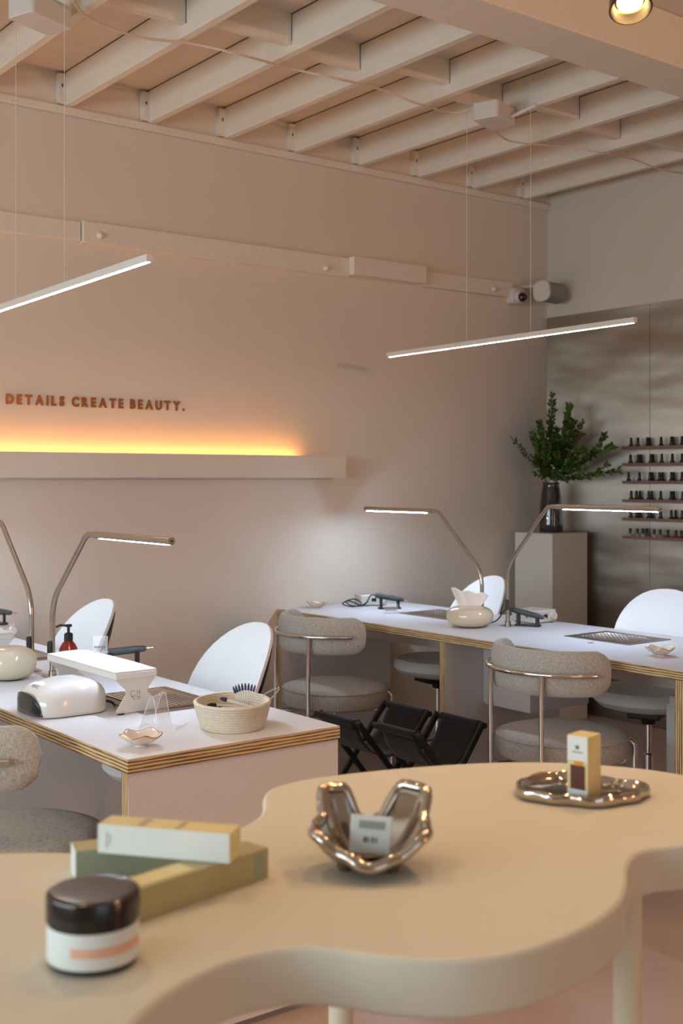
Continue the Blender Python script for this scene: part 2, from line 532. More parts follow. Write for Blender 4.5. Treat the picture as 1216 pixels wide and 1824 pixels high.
# lit shelf ------------------------------------------------------------
t = thing('light_shelf', (0, WY, 1.436), 'long white box shelf on the slogan wall with an orange light strip glowing above it', 'shelf')
sx1 = 3.905
b = MB()
b.box((-1.6, -0.12, 0.0), (sx1, -0.104, 0.116), M['wall'])
b.box((-1.6, -0.104, 0.0), (sx1, 0.0, 0.016), M['wall'])
b.box((sx1 - 0.016, -0.104, 0.016), (sx1, 0.0, 0.116), M['wall'])
b.box((-1.6, -0.104, 0.085), (sx1 - 0.016, 0.0, 0.095), M['wall'])
b.build('box_shelf', t)
b = MB(); b.box((-1.6, -0.046, 0.096), (sx1 - 0.24, -0.034, 0.102), M['ledwarm']); b.build('light_strip', t, label='glowing orange light strip')

# slogan ---------------------------------------------------------------
def wz(px, py, Y=WY):
    tt = (px - 608) / F
    return CAMZ + (851 - py) / F * Y / (FY - FX * tt)
t = thing('wall_slogan', (0, WY, 1.77), 'copper metal lettering reading DETAILS CREATE BEAUTY. above the glowing shelf', 'sign')
xs0 = wx(10)
slog = 'DETAILS CREATE BEAUTY.'
LW = {}
capz = 0.0445 / 0.729
xcur = 0.0
xs = []
meshes = []
wid = {'I': 0.45, ' ': 0.62, '.': 0.3}
for ch in slog:
    if ch == ' ':
        xcur += 0.026; continue
    me = text_mesh(ch, capz, 0.0025, M['rose'], offset=0.0026)
    xsv = [v.co.x for v in me.vertices]
    lo, hi = min(xsv), max(xsv)
    xs.append((me, xcur - lo)); xcur += (hi - lo) + 0.0165
total = xcur - 0.0165
want = wx(328) - xs0
for me, x in xs:
    for v in me.vertices:
        v.co.x *= want / total
    link_mesh('letter', me, t, (xs0 + x * want / total, -0.0035, 0.0), (R(90), 0, 0))

# steel cladding -------------------------------------------------------
ys = 4.372
b = MB(); b.box((WX - 0.006, ys + 0.0015, 0.001), (WX - 0.0005, WY - 0.001, 2.44), M['steelwall'])
tag(b.build('steel_panel'), 'brushed steel wall sheet in the corner behind the plant', 'wall panel', 'steel wall sheets')
b = MB(); b.box((WX - 0.006, 3.13, 0.001), (WX - 0.0005, ys - 0.0015, 2.44), M['steelwall'])
tag(b.build('steel_panel'), 'brushed steel wall sheet behind the nail polish shelves, right of the seam', 'wall panel', 'steel wall sheets')

# cord along the ceiling -------------------------------------------------
def onz(px, py, z):
    d = (CAMZ - z) * F / (py - 851)
    lat = (px - 608) / F * d
    x, y = plan(lat, d)
    return Vector((x, y, z))
def cord(pts, name, label, r=0.006):
    p = smoothpath([onz(*q) for q in pts], 14)
    b = MB()
    b.tube(p, r, M['cord'], 8, rf=lambda i: r * (1.0 if i % 2 else 0.82))
    return tag(b.build(name, smooth=True), label, 'cable')
cord([(118, -30, 3.14), (150, 26, 3.13), (240, 64, 3.125), (345, 78, 3.147), (430, 98, 3.12), (520, 122, 3.147), (600, 140, 3.125), (680, 160, 3.147),
      (745, 185, 3.12), (805, 200, 3.147), (850, 192, 3.14), (872, 200, 3.14)], 'ceiling_cord', 'ribbed white cord strung under the joists, left of the grey fixing box')
cord([(880, 232, 3.10), (905, 250, 3.125), (950, 257, 3.13), (1015, 262, 3.147), (1070, 272, 3.12), (1128, 284, 3.147), (1180, 303, 3.12), (1230, 310, 3.14)],
     'ceiling_cord', 'white cord running under the joists to the right of the grey fixing box', 0.005)
# paint blobs / knobs on ledge board
for px, py in ((169, 422), (570, 480), (868, 517)):
    x = wx(px) ; z = wz(px, py)
    b = MB(); b.lathe([(0.0, -0.014), (0.012, -0.010), (0.017, 0.0), (0.014, 0.010), (0.008, 0.018), (0.0, 0.022)], M['timber'], 12,
                      tf=Matrix.Translation((x, WY - 0.05, z)) @ Matrix.Rotation(R(90), 4, 'X'))
    w = {169: 'on the left end of the ledge board', 570: 'on the middle of the ledge board', 868: 'on the ledge board left of the security camera'}[px]
    tag(b.build('wall_anchor', smooth=True), 'white painted anchor stud ' + w, 'anchor', 'painted anchors on the ledge board')

# ================================================================== PENDANTS
def pendant(X, y0, z0, y1, z1, label, cx, cy):
    t = thing('pendant_light', (X, (y0+y1)/2, (z0+z1)/2), label, 'pendant light', group='linear pendant lights')
    L = sqrt((y1-y0)**2 + (z1-z0)**2); a = math.atan2(z1-z0, y1-y0)
    tf = Matrix.Rotation(a, 4, 'X')
    b = MB(); b.box((-0.0115, -L/2, -0.008), (0.0115, L/2, 0.014), M['alu'], tf=tf); b.build('housing', t, bevel=0.001)
    b = MB(); b.box((-0.0065, -L/2 + 0.01, -0.0092), (0.0065, L/2 - 0.01, -0.0083), M['ledp'], tf=tf); b.build('light_strip', t)
    for yy in (3.70, 4.11):
        zz = (yy - t.location.y) * math.tan(a)
        b = MB(); b.tube([(0, yy - t.location.y, zz + 0.013), (0, yy - t.location.y, DZ - t.location.z)], 0.0011, M['alu'], 6)
        b.build('suspension_wire', t, smooth=True)
    b = MB(); zc = 3.075 - t.location.z
    b.prism(rrect(0.20, 0.13, 0.018), zc, zc + 0.08, M['alu'], tf=Matrix.Translation((cx - X, cy - t.location.y, 0)) @ Matrix.Rotation(R(20), 4, 'Z'))
    b.build('canopy', t, bevel=0.004)
    return t
pendant(1.68, 3.11, 2.077, 4.69, 2.052, 'white linear pendant bar over the left desk', 1.76, 4.08)
pend = pendant(3.90, 3.12, 2.075, 4.69, 2.060, 'white linear pendant bar over the right desk', 3.92, 3.95)

b = MB(); b.tube([(0.08, 3.90 - pend.location.y, 3.105 - pend.location.z), (0.11, 3.77 - pend.location.y, 3.135 - pend.location.z)], 0.009, M['alu'], 12)
b.build('side_rod', pend, smooth=True)

# ceiling spot ---------------------------------------------------------
x, y = plan((1122 - 608) / F * 2.55, 2.55); z = CAMZ + (851 - 8) / F * 2.55
t = thing('spot_light', (x, y, z), 'round bronze ceiling spotlight at the top right corner, switched on', 'spotlight')
tf = Matrix.Rotation(R(-24), 4, Vector((FY, -FX, 0)))
b = MB(); b.lathe([(0.030, 0.10), (0.038, 0.06), (0.044, 0.0), (0.046, -0.012), (0.042, -0.014), (0.038, 0.000), (0.032, 0.010), (0.0, 0.011)], M['bronze'], 32, tf=tf)
b.tube([tf @ Vector((0, 0, 0.095)), tf @ Vector((0, 0, 0.12)), tf @ Vector((0, 0, 0.12)) + Vector((0, 0, DZ - z - 0.11))], 0.008, M['bronze'], 8)
b.build('housing', t, smooth=True)
b = MB(); b.lathe([(0.0, 0.006), (0.027, 0.006), (0.027, 0.010), (0.0, 0.010)], M['spotled'], 24, tf=tf); b.build('lamp', t)
def spot(loc, power, col=(1.0, 0.63, 0.33), size=R(95), tgt=(0, 0, -1)):
    l = bpy.data.lights.new('spot_lamp', 'SPOT'); l.energy = power; l.color = col; l.spot_size = size; l.spot_blend = 0.6; l.shadow_soft_size = 0.03
    o = bpy.data.objects.new('spot_lamp', l); COL.objects.link(o); o.location = loc
    o.rotation_euler = Vector(tgt).to_track_quat('-Z', 'Y').to_euler()
    return o
spot((x, y, z - 0.03), 22, tgt=(-0.1, -0.2, -1))
for sx_, sy_ in ((1.5, 1.75), (0.75, 2.1), (1.9, 0.9), (2.9, 1.2)):      # unseen ceiling spots, set over the counter to warm its top
    spot((sx_, sy_, 2.7), 17)
spot((3.2, -2.4, 2.2), 200, col=(1.0, 0.46, 0.18), size=R(46), tgt=(-0.6, 7.5, 0.7))    # unseen orange wash, added to warm the upper slogan wall

# ================================================================== DESKS
def desk(X0, X1, label):
    Y0, Y1 = 2.62, WY - 0.004
    t = thing('manicure_desk', (X0, Y0, 0), label, 'desk', group='plywood manicure desks')
    w, l, H, T = X1 - X0, Y1 - Y0, 0.75, 0.036
    b = MB(); b.box((0, 0, H - T), (w, l, H - 0.0012), M['ply_z'], my=M['ply_zx']); b.build('desktop', t)
    b = MB(); b.box((0.0008, 0.0008, H - 0.0012), (w - 0.0008, l, H), M['white']); b.build('laminate', t)
    for nm, ya in (('end_panel', 0.004), ('middle_panel', l/2 - 0.02), ('wall_panel', l - 0.036)):
        b = MB(); b.box((0.004, ya, 0.02 if nm == 'end_panel' else 0), (w - 0.004, ya + 0.036, H - T - 0.0005), M['panel'], mx=M['ply_y'])
        b.build('side_panel', t)
    b = MB(); xa = w * 0.5
    b.box((xa, 0.041, 0.60), (xa + 0.018, l/2 - 0.021, H - T - 0.0005), M['panel'])
    b.box((xa, l/2 + 0.017, 0.60), (xa + 0.018, l - 0.037, H - T - 0.0005), M['panel'])
    b.build('apron', t)
    return t
desk(1.355, 2.005, 'white topped plywood desk on the left, its end panel facing the cream table')
desk(3.54, 4.285, 'white topped plywood desk on the right, standing before the steel wall')

def cabinet(a, c, label):
    o = ((a[0]+c[0])/2, (a[1]+c[1])/2, a[2])
    t = thing('storage_box', o, label, 'cabinet')
    hx, hy, h = (c[0]-a[0])/2, (c[1]-a[1])/2, c[2]-a[2]
    b = MB(); b.box((-hx, -hy, 0), (hx, hy, h), M['panel']); b.build('body', t, bevel=0.003)
    b = MB(); b.box((-hx + 0.004, hy + 0.0, 0.004), (hx - 0.004, hy + 0.016, h - 0.03), M['panel']); b.build('door', t, bevel=0.002)
cabinet((3.77, 3.58, 0.42), (4.15, 3.855, 0.7135), 'white box unit hung under the right desk beside its middle panel')
cabinet((3.90, 2.66, 0.0), (4.25, 2.955, 0.574), 'white floor standing box unit under the near end of the right desk')

def grille(x, y, w, l, label, style):
    t = thing('dust_grille', (x, y, 0.75), label, 'vent grille', group='steel dust grilles set in the desks')
    b = MB(); T = 0.003; e = 0.035
    b.box((-w/2, -l/2, 0), (w/2, -l/2 + e, T), M['steel']); b.box((-w/2, l/2 - e, 0), (w/2, l/2, T), M['steel'])
    b.box((-w/2, -l/2 + e, 0), (-w/2 + e, l/2 - e, T), M['steel']); b.box((w/2 - e, -l/2 + e, 0), (w/2, l/2 - e, T), M['steel'])
    b.build('frame', t)
    b = MB(); b.box((-w/2 + e, -l/2 + e, 0.0002), (w/2 - e, l/2 - e, 0.0006), M['gap']); b.build('opening', t)
    b = MB()
    if style == 0:
        n = 13
        for k in range(n):
            xx = -w/2 + e + (w - 2*e) * (k + 0.5) / n
            b.tube([(xx, -l/2 + e - 0.004, 0.0045), (xx, l/2 - e + 0.004, 0.0045)], 0.0032, M['chrome'], 8)
        b.tube([(-w/2 + e - 0.004, -l/2 + e, 0.006), (w/2 - e + 0.004, -l/2 + e, 0.006)], 0.003, M['chrome'], 8)
    else:
        n = 20
        for k in range(-n, n):
            for s in (1, -1):
                c0 = k * 0.021
                # clip slanted bar to the opening
                P = []
                hw, hl = w/2 - e, l/2 - e
                for q in range(41):
                    yy = -hl + 2 * hl * q / 40; xx = c0 + s * yy
                    if -hw <= xx <= hw: P.append((xx, yy, 0.0022))
                if len(P) > 1: b.tube([P[0], P[-1]], 0.0026, M['steel'], 6)
    b.build('grid', t, smooth=True)
grille(1.785, 3.265, 0.27, 0.37, 'stainless slatted grille in the left desk beside the white hand rest', 0)
grille(1.785, 4.42, 0.27, 0.37, 'stainless grille in the left desk, nearest the slogan wall', 0)
grille(4.04, 3.33, 0.275, 0.35, 'stainless lattice grille in the right desk, before the nearer white chair', 1)
grille(4.04, 4.44, 0.275, 0.35, 'stainless grille in the right desk near the slogan wall', 1)
b = MB(); b.lathe([(0.0, 0.0), (0.012, 0.0), (0.012, 0.002), (0.0, 0.003)], M['steel'], 20)
x, y = 3.835, 3.30
tag(b.build('desk_grommet', loc=(x, y, 0.75), smooth=True), 'tiny round metal grommet in the right desk beside the lattice grille', 'grommet')

# ================================================================== DESK LAMPS
def lamp(x, y, s, zk, ye, ze, yh0, yh1, label):
    """s: +1 arm towards +Y."""
    t = thing('desk_lamp', (x, y, 0.75), label, 'desk lamp', group='bent nickel desk lamps')
    b = MB(); b.box((-0.028, -0.028, 0), (0.028, 0.028, 0.004), M['nickel']); b.lathe([(0.013, 0.004), (0.013, 0.02), (0.010, 0.022)], M['nickel'], 20)
    b.build('base', t, smooth=True)
    path = fillet([(0, 0, 0.004), (0, 0, zk - 0.75), (0, ye - y, ze - 0.75), (0, yh0 - y, ze - 0.75)], 0.07, 22)
    rf = lambda i: 0.0092 + (0.0007 if (2 <= i % 24 <= 21 and i % 2) else 0)
    b = MB(); b.tube(path, 0.0092, M['nickel'], 16, rf=rf); b.build('pole', t, smooth=True)
    b = MB(); b.tube([(0, yh0 - y - s*0.01, ze - 0.75), (0, yh1 - y, ze - 0.75 )], 0.0115, M['nickel'], 20)
    h = b.build('lamp_head', t, smooth=True)
    b = MB(); ya, yb = sorted((yh0 - y + s * 0.03, yh1 - y - s * 0.015))
    b.box((-0.0042, ya, ze - 0.75 - 0.0122), (0.0042, yb, ze - 0.75 - 0.0098), M['led']); b.build('light_strip', h, label='glowing white light strip')
    b = MB(); b.lathe([(0.0, 0.0), (0.003, 0.0), (0.003, 0.001), (0.0, 0.001)], M['black'], 10, tf=Matrix.Translation((0, yh1 - y + s*0.0006, ze - 0.75)) @ Matrix.Rotation(R(90), 4, 'X'))
    b.build('end_screw', h)
    b = MB()
    q = Matrix.Translation((-0.011, -0.006, 0.100)) @ Matrix.Rotation(R(-60), 4, 'Z') @ Matrix.Rotation(R(90), 4, 'X')
    b.prism(rrect(0.017, 0.05, 0.008), -0.004, 0.006, M['black'], tf=q)
    b.build('switch', t, bevel=0.001)
    return t
lamp(1.713, 3.87, -1, 1.01, 3.60, 1.252, 3.535, 3.04, 'bent nickel desk lamp on the left desk, arm reaching right over the hand rest')
lamp(1.705, 4.03, 1, 1.01, 4.31, 1.27, 4.37, 4.87, 'bent nickel desk lamp on the left desk behind the tissue holder, arm leaving the picture')
lamp(3.95, 4.06, 1, 0.99, 4.37, 1.272, 4.42, 4.94, 'bent nickel desk lamp on the right desk, arm pointing left along the slogan wall')
lamp(3.97, 3.91, -1, 1.03, 3.66, 1.308, 3.60, 3.05, 'bent nickel desk lamp on the right desk, arm pointing right before the plant')

# ================================================================== GREY CHAIRS (face +X)
def grey_chair(loc, label):
    t = thing('tub_chair', loc, label, 'chair', group='grey tub chairs with chrome frames')
    b = MB()
    prof = [(0, 0.362), (0.20, 0.362), (0.235, 0.366), (0.252, 0.378), (0.257, 0.395), (0.257, 0.43), (0.252, 0.446), (0.243, 0.455), (0.21, 0.463), (0.12, 0.468), (0, 0.469)]
    b.lathe(prof, M['seat'], 48); s = b.build('seat', t, smooth=True)
    b = MB(); b.tube([(0.2535*cos(q), 0.2535*sin(q), 0.4475) for q in [2*pi*k/64 for k in range(64)]], 0.0032, M['seat'], 6, closed=True); b.build('piping', s, smooth=True)
    # backrest: stadium section swept round an arc, rounded ends
    Rb, zc, hh, th = 0.245, 0.715, 0.085, 0.029
    a0, a1, n = R(93), R(267), 40
    vs, fs = [], []
    sec = 20
    for i in range(n + 1):
        u = i / n
        a = a0 + (a1 - a0) * u
        dd = min(u, 1 - u) * (a1 - a0) * Rb
        k = 1.0 if dd > 0.075 else max(0.02, sqrt(max(0, 1 - ((0.075 - dd) / 0.075) ** 2)))
        kt = 1.0 if dd > 0.028 else max(0.05, sqrt(max(0, 1 - ((0.028 - dd) / 0.028) ** 2)))
        for j in range(sec):
            q = 2 * pi * j / sec
            cx_, cz_ = cos(q), sin(q)
            ex = math.copysign(abs(cx_) ** 0.7, cx_); ez = math.copysign(abs(cz_) ** 0.75, cz_)
            r = Rb + ex * th * kt
            vs.append((r * cos(a), r * sin(a), zc + ez * hh * k))
    for i in range(n):
        for j in range(sec):
            l = (j + 1) % sec
            fs.append((i*sec+j, i*sec+l, (i+1)*sec+l, (i+1)*sec+j))
    fs.append(tuple(range(sec))); fs.append(tuple(n*sec + j for j in range(sec)))
    b = MB(); b.add(vs, fs, M['tweed']); b.build('backrest', t, smooth=True)
    Rr = 0.288
    b = MB(); b.tube([(Rr*cos(R(a)), Rr*sin(R(a)), 0.715) for a in [113 + 134*k/40 for k in range(41)]], 0.0095, M['chrome'], 14)
    b.build('back_rail', t, smooth=True)
    for a in (153, 207):
        b = MB(); b.tube([(Rr*cos(R(a)), Rr*sin(R(a)), 0.004), (Rr*cos(R(a)), Rr*sin(R(a)), 0.712)], 0.0095, M['chrome'], 14)
        b.lathe([(0.0, 0.0), (0.012, 0.0), (0.012, 0.006), (0, 0.006)], M['black'], 12, c=(Rr*cos(R(a)), Rr*sin(R(a)), 0))
        b.build('leg', t, smooth=True)
    for a in (-54, 54):
        ca, sa = cos(R(a)), sin(R(a)); rf_ = 0.272
        b = MB(); b.tube(fillet([(rf_*ca, rf_*sa, 0.004), (rf_*ca, rf_*sa, 0.425), (0.245*ca, 0.245*sa, 0.44), (0.238*ca, 0.238*sa, 0.35), (0.12*ca, 0.12*sa, 0.349)], 0.02, 5), 0.0095, M['chrome'], 14)
        b.lathe([(0.0, 0.0), (0.012, 0.0), (0.012, 0.006), (0, 0.006)], M['black'], 12, c=(rf_*ca, rf_*sa, 0))
        b.build('leg', t, smooth=True)
    b = MB()
    for a in (153, 207): b.tube([(Rr*cos(R(a)), Rr*sin(R(a)), 0.345), (0.12*cos(R(a-180)), 0.12*sin(R(a-180)), 0.345)], 0.008, M['chrome'], 10)
    b.build('under_frame', t, smooth=True)
    return t
gc = grey_chair((3.42, 4.50, 0), 'grey tub chair at the right desk nearest the slogan wall')
dup(gc, (3.485, 3.14, 0), 0, 'grey tub chair at the near part of the right desk, behind the boxed bottle')
dup(gc, (1.283, 3.175, 0), 0, 'grey tub chair at the left desk, cut off by the left edge of the photo')

# ================================================================== WHITE SALON CHAIRS (face -X)
def salon_chair(loc, rz, label, rec=0.17):
    t = thing('salon_chair', loc, label, 'chair', rz, 'white salon chairs')
    b = MB()
    b.lathe([(0, 0.435), (0.15, 0.437), (0.20, 0.45), (0.225, 0.475), (0.226, 0.50), (0.21, 0.522), (0.15, 0.533), (0, 0.536)], M['vinyl'], 40, sx=0.97, sy=1.05)
    b.build('seat', t, smooth=True)
    # egg-shaped shell
    def disc(puff, off, scale):
        vs = []
        NR, NA = 8, 40
        for i in range(NR + 1):
            rho = i / NR
            for k in range(NA):
                q = 2 * pi * k / NA
                yy = 0.210 * scale * rho * math.copysign(abs(cos(q)) ** 0.88, cos(q))
                h = 0.235 if sin(q) > 0 else 0.17
                vv = h * scale * rho * math.copysign(abs(sin(q)) ** 0.9, sin(q))
                yy *= 1.0 - 0.06 * (vv / 0.17) ** 2 if vv < 0 else 1.0
                x = 0.195 + rec * ((vv + 0.17) / 0.40) - 0.10 * (yy / 0.225) ** 2 * 0.9 - 0.07 * (max(0, -vv) / 0.2) ** 2 * 0.5 + off * 1.0 - puff * (1 - rho ** 2.2)
                vs.append((x, yy, 0.69 + vv))
        return vs, NR, NA
    fv, NR, NA = disc(0.050, 0.0, 1.0)
    bv, _, _ = disc(-0.014, 0.012, 0.985)
    vs = fv + bv; o = len(fv); fs = []
    for i in range(NR):
        for k in range(NA):
            l = (k + 1) % NA
            fs.append((i*NA+k, i*NA+l, (i+1)*NA+l, (i+1)*NA+k))
            fs.append((o+i*NA+l, o+i*NA+k, o+(i+1)*NA+k, o+(i+1)*NA+l))
    for k in range(NA):
        l = (k + 1) % NA
        fs.append((NR*NA+k, NR*NA+l, o+NR*NA+l, o+NR*NA+k))
    b = MB(); b.add(vs, fs, M['vinyl']); b.build('backrest', t, smooth=True, weld=True)
    sv, _, _ = disc(-0.030, 0.024, 0.86)
    s2, _, _ = disc(-0.018, 0.012, 0.90)
    vs = sv + s2; fs = []
    for i in range(NR):
        for k in range(NA):
            l = (k + 1) % NA
            fs.append((i*NA+k, i*NA+l, (i+1)*NA+l, (i+1)*NA+k))
            fs.append((o+i*NA+l, o+i*NA+k, o+(i+1)*NA+k, o+(i+1)*NA+l))
    for k in range(NA):
        l = (k + 1) % NA
        fs.append((NR*NA+k, NR*NA+l, o+NR*NA+l, o+NR*NA+k))
    b = MB(); b.add(vs, fs, M['black']); b.build('back_shell', t, smooth=True, weld=True)
    b = MB(); p = fillet([(0.0, 0, 0.418), (0.30, 0, 0.418), (0.325, 0, 0.50), (0.335, 0, 0.68)], 0.05, 6)
    b.tube(p, 0.016, M['black'], 10); b.build('back_bracket', t, smooth=True)
    b = MB(); b.box((-0.10, -0.07, 0.405), (0.12, 0.07, 0.435), M['black']); b.lathe([(0.03, 0.37), (0.035, 0.405)], M['black'], 16)
    b.build('mechanism', t, bevel=0.006)
    b = MB(); b.tube([(0.03, -0.06, 0.415), (0.02, -0.14, 0.405), (0.02, -0.15, 0.34)], 0.005, M['chrome'], 8)
    b.box((0.005, -0.165, 0.30), (0.035, -0.14, 0.34), M['black']); b.build('lever', t, smooth=True)
    b = MB(); b.lathe([(0.024, 0.09), (0.024, 0.24), (0.0145, 0.245), (0.0145, 0.40)], M['chrome'], 20); b.build('gas_lift', t, smooth=True)
    b = MB()
    for k in range(5):
        q = 2*pi*k/5 + 0.3
        b.tube([(0.02*cos(q), 0.02*sin(q), 0.10), (0.2*cos(q), 0.2*sin(q), 0.07)], 0.016, M['chrome'], 10, rf=lambda i: 0.02 if i == 0 else 0.012)
    b.lathe([(0.03, 0.08), (0.034, 0.12), (0.026, 0.14)], M['chrome'], 20)
    b.build('star_base', t, smooth=True)
    for k in range(5):
        q = 2*pi*k/5 + 0.3
        b = MB(); c = (0.195*cos(q), 0.195*sin(q), 0.027)
        b.lathe([(0.0, -0.012), (0.024, -0.012), (0.027, 0), (0.024, 0.012), (0.0, 0.012)], M['black'], 16, tf=Matrix.Translation(c) @ Matrix.Rotation(q, 4, 'Z') @ Matrix.Rotation(R(90), 4, 'X'))
        b.tube([(c[0], c[1], 0.03), (c[0], c[1], 0.068)], 0.006, M['black'], 8); b.build('caster', t, smooth=True)
    return t
sc_ = salon_chair((1.975, 3.52, 0), 0, 'white shell backed salon chair at the left desk, behind the rope basket')
dup(sc_, (1.92, 4.60, 0), 0, 'white shell backed salon chair at the left desk, behind the soap bottle')
dup(sc_, (4.07, 4.50, 0), R(-8), 'white shell backed salon chair at the right desk, behind the tissue holder')
dup(sc_, (4.20, 3.29, 0), R(25), 'white shell backed salon chair at the right desk, cut off by the photo edge')

# ================================================================== FOLDING STOOLS
def stool(x0, x1, y0, y1, label, h=0.45):
    cx, cy = (x0+x1)/2, (y0+y1)/2
    t = thing('folding_stool', (cx, cy, 0), label, 'folding stool', group='black folding stools')
    a, l = (x1-x0)/2, (y1-y0)/2
    for s in (-1, 1):
        b = MB(); b.tube([(s*a, -l, h), (s*a, l, h)], 0.012, M['blackwood'], 12); b.build('rail', t, smooth=True)
        for e in (-1, 1):
            yy = e * (l - (0.010 if s > 0 else 0.026))
            p, q = Vector((s*a, yy, h + 0.012)), Vector((-s*a*1.05, yy, 0.0))
            d = (q - p).normalized(); n = Vector((d.z, 0, -d.x)) * 0.013; w = Vector((0, 0.007, 0))
            b = MB()
            q2 = q + Vector((0, 0, 0.0))
            vs = [p-n-w, p+n-w, p+n+w, p-n+w, q2-n-w, q2+n-w, q2+n+w, q2-n+w]
            for k in (4, 5, 6, 7): vs[k] = Vector((vs[k].x, vs[k].y, max(0.0, vs[k].z)))
            b.add(vs, [(0,1,2,3), (7,6,5,4), (0,4,5,1), (1,5,6,2), (2,6,7,3), (3,7,4,0)], M['blackwood'])
            b.build('leg', t, bevel=0.003)
    for e in (-1, 1):
        b = MB(); b.lathe([(0, -0.004), (0.005, -0.003), (0.005, 0.02), (0, 0.021)], M['chrome'], 10,
                          tf=Matrix.Translation((0.0, e*(l+0.001) if e > 0 else -l - 0.001, h*0.49)) @ Matrix.Rotation(R(90) if e < 0 else R(90), 4, 'X'))
        b.build('pivot_bolt', t, smooth=True)
    # hanging sling
    b = MB(); n = 18; vs, fs = [], []
    m = 8
    for i in range(n + 1):
        u = -1 + 2 * i / n
        z = h - 0.155 * (1 - u * u) ** 0.8 if abs(u) < 1 else h
        for j in range(m + 1):
            y = (-l + 0.036) + (2*l - 0.072) * j / m
            vs.append((u * (a + (0.013 if abs(u) > 0.99 else 0.0)), y, z + 0.012 * (abs(u) > 0.8) + 0.004 * sin(3*y*20 + u*4) * (1 - u*u)))
    for i in range(n):
        for j in range(m):
            fs.append((i*(m+1)+j, i*(m+1)+j+1, (i+1)*(m+1)+j+1, (i+1)*(m+1)+j))
    b.add(vs, fs, M['canvas'])
    for s in (-1, 1): b.tube([(s*a, -l + 0.036, h), (s*a, l - 0.036, h)], 0.0155, M['canvas'], 14)
    b.build('sling_seat', t, smooth=True, solid=0.003)
    return t
stool(2.95, 3.32, 3.72, 4.02, 'black folding canvas stool beside the corner of the left desk, left one of the pair')
stool(3.0, 3.335, 3.41, 3.70, 'black folding canvas stool between the two grey tub chairs, right one of the pair')

# ================================================================== ITEMS ON THE DESKS
H = 0.75
def tissue_holder(x, y, r, h, label, paper):
    t = thing('tissue_holder', (x, y, H), label, 'tissue holder', group='round cream tissue holders')
    prof = []
    for k in range(25):
        a = -pi/2 + pi * k / 24
        rr = (abs(cos(a)) ** 0.62) * r; zz = h/2 + math.copysign(abs(sin(a)) ** 0.85, sin(a)) * h/2
        prof.append((max(rr, 0.0), zz))
    b = MB(); b.lathe(prof, M['pearl'], 56); b.build('body', t, smooth=True)
    b = MB(); b.lathe([(0, -0.0), (r*0.5, -0.0), (r*0.5, 0.006), (0, 0.006)], M['black'], 32); b.build('foot', t)
    if paper:
        b = MB(); n, m = 26, 9; vs, fs = [], []
        rng = random.Random(3)
        for i in range(n + 1):
            u = i / n
            for j in range(m + 1):
                v = j / m
                lat_ = (u - 0.5) * 2 * (0.042 + 0.045 * v ** 0.8)
                top = 0.080 - 0.030 * u + 0.005 * sin(u * 17) * v
                dep = (0.008 * sin(u * 8 + 1.5) + 0.005 * sin(u * 19 + v * 2)) * (0.3 + 0.7 * v)
                vs.append((lat_ * 0.79 + dep * 0.6, -lat_ * 0.61 + dep * 0.8, h - 0.014 + v * (top + 0.014)))
        for i in range(n):
            for j in range(m): fs.append((i*(m+1)+j, i*(m+1)+j+1, (i+1)*(m+1)+j+1, (i+1)*(m+1)+j))
        b.add(vs, fs, M['tissue']); o = b.build('tissue', solid=0.0008, smooth=True)
        o.location = (x, y, H)
        tag(o, 'white tissue sticking up out of the round holder on the right desk', 'tissue')
tissue_holder(1.575, 3.915, 0.093, 0.112, 'round glossy cream tissue holder on the left desk, cut by the left edge', False)
tissue_holder(3.815, 4.00, 0.108, 0.098, 'round glossy cream tissue holder on the right desk with a tissue sticking out', True)

